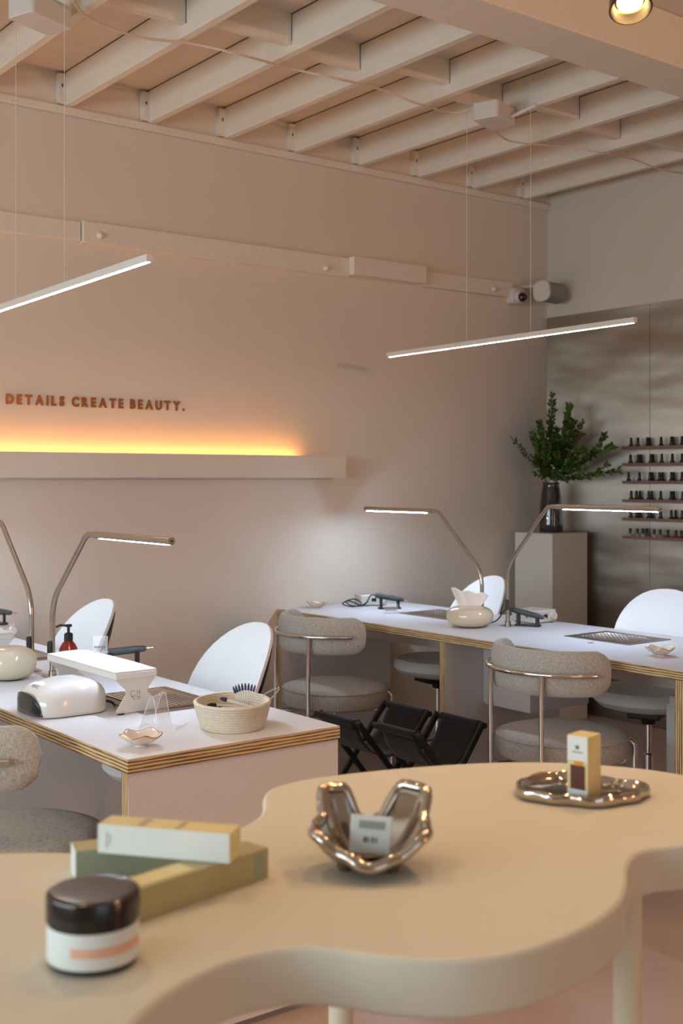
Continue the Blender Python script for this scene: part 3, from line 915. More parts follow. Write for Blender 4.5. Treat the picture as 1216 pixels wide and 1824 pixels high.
# hand rests
def hand_rest(x0, x1, y0, y1, z, label, m_top):
    cx, cy = (x0+x1)/2, (y0+y1)/2; w, l, h = x1-x0, y1-y0, z-H
    t = thing('hand_rest', (cx, cy, H), label, 'hand rest', group='white hand rests on the left desk')
    b = MB()
    b.prism(rrect(w, l, 0.004), h - 0.030, h - 0.012, M['gloss']); b.build('tray', t, bevel=0.002)
    b = MB(); n, m = 10, 18; vs, fs = [], []
    for i in range(n+1):
        for j in range(m+1):
            u, v = -1 + 2*i/n, -1 + 2*j/m
            vs.append((u*w/2*0.985, v*l/2*0.992, h - 0.0115 + 0.0135 * (1-abs(u)**3) * (1-abs(v)**6) + 0.004))
    o = len(vs)
    for i in range(n+1):
        for j in range(m+1):
            u, v = -1 + 2*i/n, -1 + 2*j/m
            vs.append((u*w/2*0.985, v*l/2*0.992, h - 0.0115))
    for i in range(n):
        for j in range(m):
            q = (i*(m+1)+j, i*(m+1)+j+1, (i+1)*(m+1)+j+1, (i+1)*(m+1)+j)
            fs.append(q); fs.append(tuple(o+k for k in q[::-1]))
    ring = [i*(m+1) for i in range(n+1)] + [n*(m+1)+j for j in range(1, m+1)] + [i*(m+1)+m for i in range(n-1, -1, -1)] + [j for j in range(m-1, 0, -1)]
    for a_, b_ in zip(ring, ring[1:] + ring[:1]): fs.append((a_, b_, o+b_, o+a_))
    b.add(vs, fs, m_top); b.build('cushion', t, smooth=True)
    # wavy end plates
    for s in (-1, 1):
        pts = []
        prof = [(0.0, 0.058), (0.12, 0.053), (0.30, 0.040), (0.45, 0.026), (0.55, 0.024), (0.68, 0.036), (0.85, 0.060), (1.0, 0.064)]
        lef = [(0.0, 0.060), (0.08, 0.062), (0.30, 0.048), (0.52, 0.032), (0.66, 0.034), (0.80, 0.050), (0.92, 0.062), (1.0, 0.064)]
        Hh = h - 0.030
        pts = [(lef_ , zz*Hh) for zz, lef_ in [(a_, -c_) for a_, c_ in lef]]
        right = [(c_, a_*Hh) for a_, c_ in [(0.0, 0.058), (0.18, 0.062), (0.38, 0.056), (0.50, 0.040), (0.58, 0.036), (0.72, 0.046), (0.9, 0.060), (1.0, 0.066)]]
        out = [(p[0], p[1]) for p in right] + [(p[0], p[1]) for p in pts[::-1]]
        b = MB()
        tf = Matrix.Translation((0, s*(l/2 - 0.006), 0.004)) @ Matrix.Rotation(R(90), 4, 'X')
        b.prism(out, -0.0015, 0.0015, M['gloss'], tf=tf)
        pl = b.build('end_plate', t)
        b = MB(); yq = s*(l/2 - 0.006) + s*0.0018
        C = (-0.010, 0.054); r_ = 0.0065
        def q3(x, z): return (x if s < 0 else -x, yq, z + 0.004)
        arc = lambda cx_, cz_, rr, a0, a1: [q3(cx_ + rr*cos(R(a0 + (a1-a0)*k/12)), cz_ + rr*sin(R(a0 + (a1-a0)*k/12))) for k in range(13)]
        b.tube(arc(C[0], C[1], 0.008, 50, 310), 0.0006, M['ink'], 5)
        b.tube([q3(0.004, 0.050), q3(0.004, 0.062)], 0.0007, M['ink'], 5)
        b.tube([q3(0.011, 0.050), q3(0.011, 0.062)], 0.0007, M['ink'], 5)
        b.tube([q3(0.011, 0.046), q3(0.012, 0.040), q3(0.008, 0.037), q3(0.002, 0.036)], 0.0006, M['ink'], 5)
        b.tube([q3(-0.002, 0.046), q3(0.004, 0.044), q3(0.009, 0.040)], 0.0006, M['ink'], 5)
        b.tube([q3(-0.016, 0.046), q3(-0.004, 0.036)], 0.0006, M['ink'], 5)
        b.build('cut_out_logo', pl)
        for xf in (-0.058, 0.038):
            b = MB(); b.box((xf, s*(l/2-0.006) - 0.006, 0), (xf + 0.018, s*(l/2-0.006) + 0.006, 0.004), M['black']); b.build('rubber_foot', pl)
hand_rest(1.575, 1.71, 3.12, 3.60, 0.882, 'white cushioned hand rest on the left desk, over the near grille', M['vinyl'])
hand_rest(1.565, 1.70, 4.17, 4.65, 0.880, 'hand rest with pale beige cushion behind the tissue holder on the left desk', M['label'])

# nail lamp (opening faces -X)
t = thing('nail_lamp', (1.485, 3.285, H), 'glossy white domed nail lamp with a dark opening on the left desk edge', 'nail lamp')
b = MB(); rings = []
w, l, h = 0.225, 0.215, 0.097
NA = 64
def sup(q, e): return math.copysign(abs(q) ** e, q)
vs, fs = [], []
levels = [(0.0, 0.965), (0.04, 0.99), (0.10, 1.0), (0.45, 0.985), (0.62, 0.955), (0.76, 0.88), (0.87, 0.76), (0.94, 0.60), (0.98, 0.38), (1.0, 0.0)]
for (zz, k) in levels:
    for j in range(NA):
        q = 2*pi*j/NA
        x_ = sup(cos(q), 0.5) * w/2 * k; y_ = sup(sin(q), 0.5) * l/2 * k
        hz = zz * h * (1.0 - 0.16 * max(0, -x_/(w/2)))      # slopes down to the front
        vs.append((x_, y_, hz + 0.003))
n = len(levels)
for i in range(n-1):
    for j in range(NA):
        k2 = (j+1) % NA
        fs.append((i*NA+j, i*NA+k2, (i+1)*NA+k2, (i+1)*NA+j))
fs.append(tuple(range(NA))[::-1])
b.add(vs, fs, M['gloss']); body = b.build('body', t, smooth=True, weld=True)
b = MB()                                     # dark opening: a curved plate in front of the face
op, nn = [], 20
vs, fs = [], []
for i in range(nn+1):
    v = -1 + 2*i/nn
    y_ = v * 0.088
    top = 0.060 * (1 - abs(v)**3.2) ** 0.55 + 0.006
    bulge = -w/2 * (1 - abs(y_ / (l/2)) ** 4) ** 0.25
    for j in range(5):
        z_ = 0.006 + (top - 0.006) * j/4
        vs.append((bulge - 0.0018 , y_, z_)); 
for i in range(nn):
    for j in range(4): fs.append((i*5+j, i*5+j+1, (i+1)*5+j+1, (i+1)*5+j))
b.add(vs, fs, M['glossb']); b.build('opening', t, smooth=True, solid=0.002)
me = text_mesh('KENTZ', 0.014, 0.0003, M['ink'], align='CENTER')
link_mesh('printed_name', me, body, (-0.094, -0.02, 0.0805), (R(58), 0, R(-90)))
b = MB(); b.tube(smoothpath([(0.112, -0.03, 0.02), (0.13, -0.05, 0.02), (0.15, -0.04, 0.005), (0.17, 0.02, 0.004), (0.16, 0.12, 0.004)]), 0.003, M['black'], 8); b.build('power_cable', t, smooth=True)

# soap bottle
t = thing('soap_bottle', (1.80, 3.93, H), 'amber soap bottle with a black pump on the left desk', 'soap bottle')
b = MB(); b.lathe([(0, 0.0), (0.030, 0), (0.033, 0.004), (0.033, 0.075), (0.031, 0.085), (0.022, 0.102), (0.014, 0.110), (0.013, 0.118), (0, 0.118)], M['amber'], 32); b.build('bottle', t, smooth=True)
b = MB(); b.lathe([(0.0334, 0.012), (0.0336, 0.013), (0.0336, 0.070), (0.0334, 0.071)], M['label'], 32); b.build('paper_label', t, smooth=True)
b = MB(); b.lathe([(0.0155, 0.110), (0.0155, 0.134), (0.012, 0.138), (0.005, 0.14), (0.005, 0.158), (0.012, 0.160), (0.012, 0.168), (0, 0.169)], M['black'], 24)
b.tube([(0, 0, 0.163), (-0.022, 0.018, 0.165), (-0.034, 0.028, 0.158)], 0.004, M['black'], 10); b.build('pump', t, smooth=True)

# clear acrylic card signs
def card(x, y, z, rz, w, hh, label, tilt=15):
    t = thing('acrylic_card', (x, y, z), label, 'card holder', rz, 'clear acrylic card holders')
    b = MB(); q = R(tilt)
    b.box((-w/2, -0.0015, 0), (w/2, 0.0015, hh), M['acryl'], tf=Matrix.Rotation(-q, 4, 'X'))
    b.box((-w/2, -0.002, 0), (w/2, 0.035, 0.002), M['acryl']); b.build('sheet', t)
    b = MB()
    for k in range(7): b.box((-w*0.38 + k*w*0.11, -0.0022, hh*0.30), (-w*0.38 + k*w*0.11 + w*0.07, -0.0016, hh*0.30 + 0.006), M['ink'], tf=Matrix.Rotation(-q, 4, 'X'))
    b.build('printed_line', t)
card(1.672, 3.42, 0.8865, R(-35), 0.046, 0.055, 'small clear acrylic card holder standing on the white hand rest')
card(3.86, 4.62, H, R(-30), 0.075, 0.05, 'small clear acrylic card holder on the right desk near the slogan wall')
card(3.83, 2.74, H, R(-50), 0.09, 0.115, 'clear acrylic holder at the right edge of the photo, beside the pearl dish', 25)

# electric nail drills
def machine(x, y, rz, label, s=1.0):
    t = thing('drill_machine', (x, y, H), label, 'nail drill machine', rz, 'white nail drill machines')
    b = MB(); b.prism(rrect(0.155*s, 0.15*s, 0.010), 0.004, 0.060, M['gloss']); b.build('body', t, bevel=0.004, bseg=3, smooth=True)
    for i in (-1, 1):
        for j in (-1, 1):
            b = MB(); b.lathe([(0, 0), (0.008, 0), (0.008, 0.005), (0, 0.005)], M['black'], 10, c=(i*0.06*s, j*0.058*s, 0)); b.build('rubber_foot', t)
    yf = -0.075*s
    b = MB(); b.box((-0.070*s, yf - 0.001, 0.010), (0.070*s, yf + 0.001, 0.054), M['label']); b.build('face_plate', t)
    b = MB(); b.box((-0.012, yf - 0.002, 0.024), (0.014, yf - 0.0009, 0.042), M['glossb']); b.build('display', t)
    b = MB(); b.lathe([(0.019, 0), (0.019, 0.014), (0.016, 0.018), (0, 0.018)], M['gloss'], 28, tf=Matrix.Translation((0.046, yf - 0.001, 0.032)) @ Matrix.Rotation(R(90), 4, 'X')); b.build('knob', t, smooth=True)
    b = MB(); b.lathe([(0.004, 0), (0.004, 0.003), (0, 0.003)], M['black'], 12, tf=Matrix.Translation((-0.0775*s, -0.03, 0.03)) @ Matrix.Rotation(R(-90), 4, 'Y'))
    b.lathe([(0.004, 0), (0.004, 0.003), (0, 0.003)], M['black'], 12, tf=Matrix.Translation((-0.0775*s, 0.02, 0.03)) @ Matrix.Rotation(R(-90), 4, 'Y')); b.build('socket', t)
    return t
def handpiece(p, rz, label, tilt=-14, cable=None, cradle=True, z=None):
    t = thing('drill_handpiece', p, label, 'nail drill handpiece', rz, 'dark grey drill handpieces')
    tf = Matrix.Translation((0, 0, 0.058)) @ Matrix.Rotation(R(tilt), 4, 'Y') @ Matrix.Rotation(R(90), 4, 'Y')
    b = MB(); b.lathe([(0.006, -0.078), (0.012, -0.076), (0.0135, -0.06), (0.0135, -0.005), (0.0128, 0.0), (0.0135, 0.005), (0.013, 0.04), (0.010, 0.07), (0.006, 0.078)], M['dgrey'], 24, tf=tf); b.build('barrel', t, smooth=True)
    b = MB(); b.lathe([(0.005, 0.078), (0.0035, 0.088), (0.002, 0.10), (0, 0.10)], M['chrome'], 12, tf=tf); b.build('nose', t, smooth=True)
    if cable:
        b = MB(); b.tube(smoothpath([tf @ Vector((0, 0, -0.078))] + [Vector(c) for c in cable], 10), 0.0032, M['black'], 8); b.build('cable', t, smooth=True)
    c = thing('handpiece_cradle', p, label.replace('handpiece', 'handpiece cradle').replace('dark grey', 'black'), 'cradle', rz, 'black handpiece cradles')
    b = MB(); b.prism(rrect(0.12, 0.05, 0.012), 0, 0.008, M['black'])
    zt = lambda xx: 0.058 - sin(R(tilt)) * 0 - math.tan(R(tilt)) * xx - 0.015
    for xx in (-0.045, 0.045):
        z1 = zt(xx)
        b.box((xx-0.006, -0.018, 0.008), (xx+0.006, -0.012, z1 + 0.014), M['black']); b.box((xx-0.006, 0.012, 0.008), (xx+0.006, 0.018, z1 + 0.014), M['black'])
        b.box((xx-0.006, -0.012, 0.008), (xx+0.006, 0.012, z1 - 0.002), M['black'])
    b.build('stand', c, bevel=0.001)
    return t
machine(4.19, 3.955, R(0), 'white nail drill machine with a round knob on the right desk before the white pedestal')
machine(4.05, 5.02, R(-25), 'white nail drill machine on the right desk against the slogan wall', 0.95)
machine(1.93, 4.97, R(10), 'white nail drill machine on the left desk at the left edge of the photo', 0.9)
handpiece((4.04, 3.85, H), R(-62), 'dark grey drill handpiece beside the desk lamp on the right desk', tilt=12, cable=[(-0.11, 0.005, 0.07), (-0.15, 0.01, 0.02), (-0.19, -0.01, 0.006), (-0.25, 0.02, 0.005)])
handpiece((4.0, 4.80, H), R(-32), 'dark grey drill handpiece with coiled cable on the right desk by the slogan wall', tilt=10,
          cable=[(-0.10, 0, 0.07), (-0.13, 0.02, 0.02), (-0.19, 0.06, 0.012), (-0.22, 0.10, 0.03), (-0.17, 0.12, 0.04), (-0.14, 0.07, 0.02), (-0.19, 0.03, 0.01), (-0.24, 0.07, 0.02), (-0.20, 0.13, 0.03), (-0.14, 0.10, 0.01), (-0.10, 0.10, 0.03)])
handpiece((1.915, 3.73, H + 0.03), R(-37), 'dark grey drill handpiece on the left desk behind the white hand rest', tilt=-6, cable=[(-0.10, 0.0, 0.045), (-0.12, 0.03, 0.02), (-0.12, 0.06, 0.004)])

handpiece((1.915, 4.93, H + 0.0605), R(-20), 'dark grey drill handpiece on top of the machine at the left edge of the photo', tilt=8)
# wavy pearl dishes
def shell_dish(x, y, rz, label):
    t = MB(); n, m = 9, 60; vs, fs = [], []
    for i in range(n+1):
        u = i/n
        for k in range(m):
            q = 2*pi*k/m
            wv = sin(5*q + 0.6) * u**3
            r = 0.052 * u * (1 + 0.08*sin(5*q + 0.6 + 1.2)*u)
            z = 0.004 + 0.026 * u**2.0 + 0.0045 * wv
            vs.append((r*cos(q), r*sin(q), z))
    for i in range(n):
        for k in range(m):
            l = (k+1) % m
            fs.append((i*m+k, i*m+l, (i+1)*m+l, (i+1)*m+k))
    root = thing('pearl_dish', (x, y, H), label, 'dish', rz, 'wavy pearl dishes')
    t.add(vs, fs, M['porc']); t.build('bowl', root, smooth=True, weld=True, solid=0.003)
    b = MB(); b.tube([vs[n*m+k] for k in range(m)], 0.0016, M['gold'], 6, closed=True); b.build('gold_rim', root, smooth=True)
    b = MB(); b.lathe([(0.0, 0.0), (0.016, 0.0), (0.018, 0.0045), (0, 0.0045)], M['porc'], 24); b.build('foot', root, smooth=True)
    return root
dd = shell_dish(1.452, 2.735, 0.4, 'wavy pearl dish with gold rim on the near corner of the left desk')
dup(dd, (3.775, 2.90, H), 1.2, 'wavy pearl dish on the near end of the right desk')
dup(dd, (3.72, 5.06, H), 2.2, 'wavy pearl dish on the right desk against the slogan wall')

# clear acrylic stand (bent strip easel)
t = thing('acrylic_stand', (1.60, 2.885, H), 'bent clear acrylic display stand between the pearl dish and the hand rest', 'display stand', R(35))
b = MB()
def strip(pts, w, m):
    P = [Vector((0, y, z)) for y, z in pts]
    vs, fs = [], []
    for p in P: vs += [p + Vector((-w/2, 0, 0)), p + Vector((w/2, 0, 0))]
    for i in range(len(P)-1): fs.append((2*i, 2*i+1, 2*i+3, 2*i+2))
    return vs, fs
vs, fs = strip([(v.x, v.y) for v in [Vector(q) for q in fillet([(-0.055, 0.012, 0), (-0.05, 0.002, 0), (-0.005, 0.004, 0), (0.012, 0.092, 0), (0.022, 0.092, 0), (0.055, 0.002, 0), (0.075, 0.002, 0)], 0.006, 4)]], 0.075, M['acryl'])
b.add(vs, fs, M['acryl']); b.build('sheet', t, smooth=True, solid=0.002)
b = MB()
for s in (-1, 1):
    b.tube([(s*0.0375, y_, z_) for y_, z_ in ((-0.055, 0.012), (-0.05, 0.002), (-0.005, 0.004), (0.012, 0.092), (0.022, 0.092), (0.055, 0.002), (0.075, 0.002))], 0.0009, M['gloss'], 5)
b.build('polished_edge', t)

# rope basket -----------------------------------------------------------
BX, BY = 1.765, 2.795
t = thing('rope_basket', (BX, BY, H), 'round cream cotton rope basket on the front corner of the left desk', 'basket')
prof_o, prof_i = [], []
NC = 10
for k in range(NC):
    z0 = 0.0035 + k * 0.0072
    for a in (-60, -20, 20, 60):
        rr = 0.088 + 0.022 * ((z0 + 0.0035*sin(R(a))) / 0.07) ** 0.8
        prof_o.append((rr + 0.0042*cos(R(a)), z0 + 0.0036*sin(R(a))))
for (r, z) in prof_o[::-1]: prof_i.append((r - 0.0095, z + 0.001))
prof = [(0.0, 0.0), (0.080, 0.0)] + prof_o + [(prof_o[-1][0]-0.003, prof_o[-1][1]+0.0028), (prof_o[-1][0]-0.007, prof_o[-1][1]+0.0028)] + prof_i + [(0.08, 0.006), (0, 0.006)]
b = MB(); b.lathe(prof, M['cotton'], 120, sx=0.94, sy=1.14, tf=Matrix.Rotation(R(-30), 4, 'Z'))
# knotty stitches: displace radially a little
vv = []
for v in b.v:
    r = sqrt(v[0]**2 + v[1]**2)
    if r > 0.05:
        a = math.atan2(v[1], v[0]); k = 1 + 0.006*sin(a*60 + int(v[2]/0.0068)*pi)
        vv.append((v[0]*k, v[1]*k, v[2]))
    else: vv.append(v)
b.v = vv
b.build('coiled_wall', t, smooth=True)
def brush(p0, p1, tipmat, label, r=0.0022, name='makeup_brush', grp='clear handled brushes in the rope basket'):
    p0, p1 = Vector(p0), Vector(p1)
    root = thing(name, p0, label, 'brush', 0, grp)
    d = p1 - p0
    b = MB(); b.tube([(0,0,0), d*0.8], r, M['label'], 8); b.build('handle', root, smooth=True)
    b = MB(); b.tube([d*0.8, d*0.82, d*0.93, d], r*1.3, tipmat, 8, rf=lambda i: (r*1.3, r*1.6, r*1.4, r*0.4)[i]); b.build('bristle_cap', root, smooth=True)
rng = random.Random(5)
for k in range(8):
    a = -0.9 + 0.22*k
    brush((BX + 0.03 + 0.002*k, BY - 0.02 + 0.003*k, H + 0.012 + 0.0004*k), (BX + 0.03 + 0.045*sin(a)*FY + 0.02, BY - 0.02 - 0.045*sin(a)*FX + 0.03, H + 0.105 + 0.008*cos(a*2)),
          M['blue'] if k < 4 else M['purple'], 'clear handled brush with a dark tip standing in the fan shaped bundle in the basket')
for k, (dx, dy, col, zz) in enumerate(((-0.075, 0.01, 'black', 0.066), (-0.07, -0.012, 'black', 0.058), (-0.028, 0.02, 'purple', 0.078))):
    brush((BX + 0.05, BY - 0.02 - 0.01*k, H + 0.05), (BX + dx, BY + dy, H + zz), M[col],
          ('black tipped brush lying across the basket, the upper one', 'black tipped brush lying across the basket, the lower one', 'purple tipped brush lying in the basket')[k], 0.004, grp='brushes lying in the basket')
b = MB(); 
P = [plan(lat, fwd) for lat, fwd in ()]
x0, y0 = BX + 0.035, BY + 0.02
def bl(lat, z, f=0): 
    x_, y_ = plan(lat, f); return (BX + x_, BY + y_, H + z)
b.tube(smoothpath([bl(0.055, 0.03), bl(0.075, 0.075), bl(0.105, 0.098), bl(0.128, 0.105)], 8), 0.0022, M['acryl'], 8)
b.tube(smoothpath([bl(0.132, 0.105), bl(0.115, 0.085), bl(0.092, 0.060), bl(0.085, 0.03)], 8), 0.0018, M['chrome'], 8)
b.lathe([(0, -0.004), (0.005, 0), (0, 0.005)], M['rose'], 10, c=bl(0.131, 0.107))
tag(b.build('plastic_loop', smooth=True), 'clear plastic tongs sticking out over the basket rim on the right', 'tongs')

# ================================================================== PEDESTAL, VASE, BRANCHES
t = MB(); t.box((5.185, 4.75, 0), (5.495, 5.05, 1.11), M['wallr'])
tag(t.build('display_pedestal', bevel=0.006, bseg=3), 'plain white square pedestal in the corner carrying the vase', 'pedestal')
VX, VY, VZ = 5.335, 4.895, 1.11
t = thing('glass_vase', (VX, VY, VZ), 'dark smoked glass vase holding green branches on the pedestal', 'vase')
b = MB(); b.lathe([(0, 0.0), (0.066, 0.0), (0.071, 0.012), (0.071, 0.05), (0.068, 0.10), (0.066, 0.16), (0.060, 0.22), (0.052, 0.262), (0.049, 0.285), (0.052, 0.298),
                   (0.048, 0.298), (0.045, 0.285), (0.048, 0.262), (0.056, 0.22), (0.062, 0.16), (0.064, 0.10), (0.066, 0.05), (0.064, 0.018), (0, 0.012)], M['smoke'], 40)
b.build('glass', t, smooth=True)
b = MB(); b.lathe([(0, 0.020), (0.059, 0.022), (0.0605, 0.05), (0.058, 0.10), (0.056, 0.14), (0, 0.14)], M['glassblk'], 32); b.build('dark_water', t, smooth=True)

def at(px, py, d):
    x, y = plan((px - 608)/F*d, d)
    return Vector((x, y, CAMZ + (851 - py)/F*d))
def leafmesh(b, p, d, side, L, W):
    n = d.cross(side).normalized()
    a = p; c = p + d*L
    m1 = p + d*L*0.35; m2 = p + d*L*0.7
    cup = n*W*0.25
    vs = [a, m1 + side*W*0.5 + cup, m1, m1 - side*W*0.5 + cup, m2 + side*W*0.4 + cup, m2, m2 - side*W*0.4 + cup, c - n*W*0.3]
    b.add(vs, [(0,2,1), (0,3,2), (1,2,5,4), (2,3,6,5), (4,5,7), (5,6,7)], M['leaf'])
def branch(tip, label, rng, bulge=0.0, dens=1.0, twigs=4):
    root = thing('leafy_branch', (VX, VY, VZ + 0.03), label, 'branch', 0, 'green branches in the vase')
    o = Vector(root.location)
    ang = rng.uniform(0, 2*pi)
    p0 = Vector((0.03*cos(ang), 0.03*sin(ang), 0.0))
    pm = Vector((0.032*cos(ang+2.5), 0.032*sin(ang+2.5), 0.262))
    dirx = (tip - o - pm)
    tp = tip - o
    mid = pm + dirx*0.5 + Vector((0, 0, bulge))
    path = smoothpath([p0, pm, mid, tp], 14)
    st, lf = MB(), MB()
    st.tube(path, 0.0022, M['stem'], 6, rf=lambda i: 0.0026 - 0.0018*i/len(path))
    def leaves(path, L0):
        acc = 0
        for i in range(1, len(path)):
            seg = path[i] - path[i-1]
            acc += seg.length
            if acc > 0.0085/dens:
                acc = 0
                d = seg.normalized()
                s = d.cross(Vector((rng.uniform(-1,1), rng.uniform(-1,1), rng.uniform(-1,1)))).normalized()
                for sg in (-1, 1):
                    dd_ = (d*0.75 + s*sg*0.75).normalized()
                    sd = dd_.cross(d.cross(s)).normalized()
                    L = L0*rng.uniform(0.75, 1.2)
                    leafmesh(lf, path[i], dd_, sd if sd.length > 0.1 else s, L, L*0.5)
        d = (path[-1]-path[-2]).normalized(); leafmesh(lf, path[-1], d, d.orthogonal().normalized(), L0, L0*0.4)
    main = path[16:]
    leaves([main[0].lerp(main[0], 0)] + sum([[main[i].lerp(main[i+1], k/3) for k in range(3)] for i in range(len(main)-1)], []) + [main[-1]], 0.034)
    tl = dirx.length
    for k in range(twigs):
        i = int(len(main) * (0.12 + 0.6*k/max(1, twigs)))
        a = main[i]; d = (main[min(i+2, len(main)-1)] - main[i-1 if i else 0]).normalized()
        s = Vector((rng.uniform(-1,1), rng.uniform(-1,1), rng.uniform(-0.3,1))); s = (s - d*s.dot(d)).normalized()
        e = a + (d*0.9 + s*0.5).normalized() * tl * rng.uniform(0.22, 0.36)
        if e.x + o.x > WX - 0.03: e.x = WX - 0.03 - o.x
        if e.y + o.y > WY - 0.03: e.y = WY - 0.03 - o.y
        tw = smoothpath([a, (a+e)*0.5 + Vector((0,0,-0.01)), e], 10)
        st.tube(tw, 0.0013, M['stem'], 5)
        leaves(tw, 0.032)
    st.build('stem', root, smooth=True); lf.build('leaves', root)
rng = random.Random(11)
D0 = 7.13
tips = [(914, 783, 7.05, 'sparse green branch reaching lowest to the left of the vase', -0.02, 0.55, 1),
        (948, 770, 7.0, 'green branch leaning left beside the sparse one', 0, 1, 4),
        (961, 752, 7.1, 'green branch left of the tallest one', 0, 1, 4),
        (983, 704, 7.1, 'tallest green branch in the vase', 0.02, 0.9, 3),
        (1013, 724, 7.0, 'second tallest green branch, right of the tallest', 0.02, 1.1, 5),
        (1006, 770, 6.95, 'short bushy green branch in the middle front of the bunch', 0, 1.1, 5),
        (1022, 752, 6.95, 'bushy green branch leaning slightly right', 0.01, 1.1, 5),
        (975, 790, 6.9, 'short green branch low in the middle of the bunch', 0, 1.1, 4),
        (1090, 795, 6.8, 'green branch reaching right, the upper of the two long right ones', 0.01, 1, 5),
        (1101, 838, 6.75, 'green branch reaching furthest right, the lower of the two long right ones', 0.0, 0.9, 3),
        (1040, 800, 6.85, 'short green branch between the middle and the right hand branches', 0.01, 1.1, 4),
        (990, 765, 7.2, 'green branch at the back of the bunch', 0, 1, 4)]
for px_, py_, d_, lab, bu, de, tw_ in tips:
    tp = at(px_, py_, d_)
    tp.x = min(tp.x, WX - 0.05); tp.y = min(tp.y, WY - 0.05)
    branch(tp, lab, rng, bu, de, tw_)

# ================================================================== POLISH SHELVES
SY = lambda X, cpx: X * (FY - FX*((1000 + cpx/5.63 - 608)/F)) / (FX + FY*((1000 + cpx/5.63 - 608)/F))
rows = [(1.600, [697, 765, 858, 882, 997, 1100, 1118, 1207]), (1.504, [690, 768, 795, 893, 915, 1003, 1110, 1207]), (1.401, [672, 780, 885, 908, 980, 1010, 1100, 1122, 1207]),
        (1.294, [697, 750, 785, 873, 903, 993, 1097, 1122, 1213]), (1.188, [693, 755, 785, 873, 905, 993, 1100, 1142, 1207]), (1.083, [688, 760, 815, 850, 930, 988, 1067, 1148, 1200])]
ordn = ['topmost', 'second from the top', 'third from the top', 'fourth from the top', 'fifth from the top', 'lowest']
def polish(body, square, name_lab):
    t = thing('polish_bottle', (0, 0, 0), name_lab, 'nail polish')
    b = MB(); b.lathe([(0, 0), (0.0125, 0), (0.0142, 0.002), (0.0142, 0.017), (0.012, 0.021), (0.007, 0.024), (0.007, 0.026), (0, 0.026)], body, 16); b.build('bottle', t, smooth=True)
    b = MB()
    if square: b.lathe([(0.0082, 0.026), (0.0082, 0.054), (0.0075, 0.055), (0, 0.055)], M['cap'], 14)
    else: b.lathe([(0.0094, 0.0245), (0.0092, 0.030), (0.0068, 0.060), (0.006, 0.0615), (0, 0.0615)], M['cap'], 14)
    b.build('cap', t, smooth=True)
    return t
protos = {}
cn = ['grey', 'taupe', 'blush', 'maroon', 'berry']
seq = [0, 0, 0, 1, 2, 1, 3, 4, 3]
for r_, (z, xs_) in enumerate(rows):
    b = MB(); ye = 4.505; yn = 3.85
    b.box((WX - 0.085, yn, z), (WX - 0.0065, ye, z + 0.006), M['brown'])
    b.box((WX - 0.090, yn, z), (WX - 0.085, ye, z + 0.017), M['brown'])
    tag(b.build('polish_shelf', bevel=0.0008), 'narrow brown nail polish shelf on the steel wall, %s of six' % ordn[r_], 'shelf', 'brown nail polish shelves')
    last = None
    ylast = None
    for k, cp in enumerate(xs_ + [1290, 1350]):
        Xf = WX - 0.067
        Y = SY(Xf, cp)
        if ylast is not None and abs(ylast - Y) < 0.030:
            Xf = WX - 0.033; Y = SY(Xf, cp)
        else: ylast = Y
        if Y < yn + 0.02: continue
        key = ('c', seq[k % 9]) if r_ == 5 else ('b', 0)
        if r_ == 5:
            lab = '%s nail polish with a black cap on the lowest shelf, number %s from the left' % (cn[key[1]], ['one', 'two', 'three', 'four', 'five', 'six', 'seven', 'eight', 'nine', 'ten', 'eleven'][k])
        else:
            lab = 'black nail polish bottle on the %s shelf, %s from the left' % (ordn[r_], ['first', 'second', 'third', 'fourth', 'fifth', 'sixth', 'seventh', 'eighth', 'ninth', 'tenth', 'eleventh'][k])
        if key not in protos:
            protos[key] = polish(POL[key[1]] if r_ == 5 else M['glassblk'], r_ == 5, lab)
            o = protos[key]; o.location = (Xf, Y, z + 0.006)
        else: o = dup(protos[key], (Xf, Y, z + 0.006), 0, lab)
        o['group'] = 'nail polish bottles on the %s shelf' % ordn[r_]

# ================================================================== SECURITY CAMERA, SPEAKER
x = 5.285; z = 2.545
t = thing('security_camera', (x, WY, z), 'small white security camera with dark dome on the wall near the corner', 'security camera')
b = MB(); b.prism(rrect(0.10, 0.095, 0.02), 0, 0.06, M['alu'], tf=Matrix.Rotation(R(90), 4, 'X')); b.build('housing', t, bevel=0.004, smooth=True)
b = MB(); b.lathe([(0.040, 0.0), (0.038, 0.012), (0.03, 0.02), (0, 0.022)], M['alu'], 28, tf=Matrix.Translation((0.0, -0.058, -0.005)) @ Matrix.Rotation(R(90), 4, 'X')); b.build('collar', t, smooth=True)
b = MB(); b.lathe([(0.030*cos(R(a)), 0.030*sin(R(a))) for a in range(-90, 91, 10)], M['lens'], 24, tf=Matrix.Translation((0.006, -0.082, -0.010)) @ Matrix.Rotation(R(90), 4, 'X')); b.build('dome', t, smooth=True)
x, y = 5.42, 4.99; z = 2.565
t = thing('wall_speaker', (x, y, z), 'white wall speaker in the corner next to the security camera', 'speaker', R(8))
b = MB(); tf = Matrix.Rotation(R(-6), 4, 'X') @ Matrix.Rotation(R(90), 4, 'Y')
b.prism([(p[0]*1.0, p[1]) for p in rrect(0.125, 0.12, 0.045, 7)], -0.085, -0.062, M['alu'], tf=tf); b.build('end_cap', t, bevel=0.006, smooth=True)
b = MB(); b.prism(rrect(0.118, 0.113, 0.042, 7), -0.062, 0.10, M['grille'], tf=tf); b.build('grille', t, bevel=0.005, smooth=True)
b = MB(); b.tube([(0, 0.02, 0.03), (0.0, 0.10, 0.05), (-0.02, 0.184, 0.05)], 0.012, M['alu'], 10); b.build('bracket', t, smooth=True)

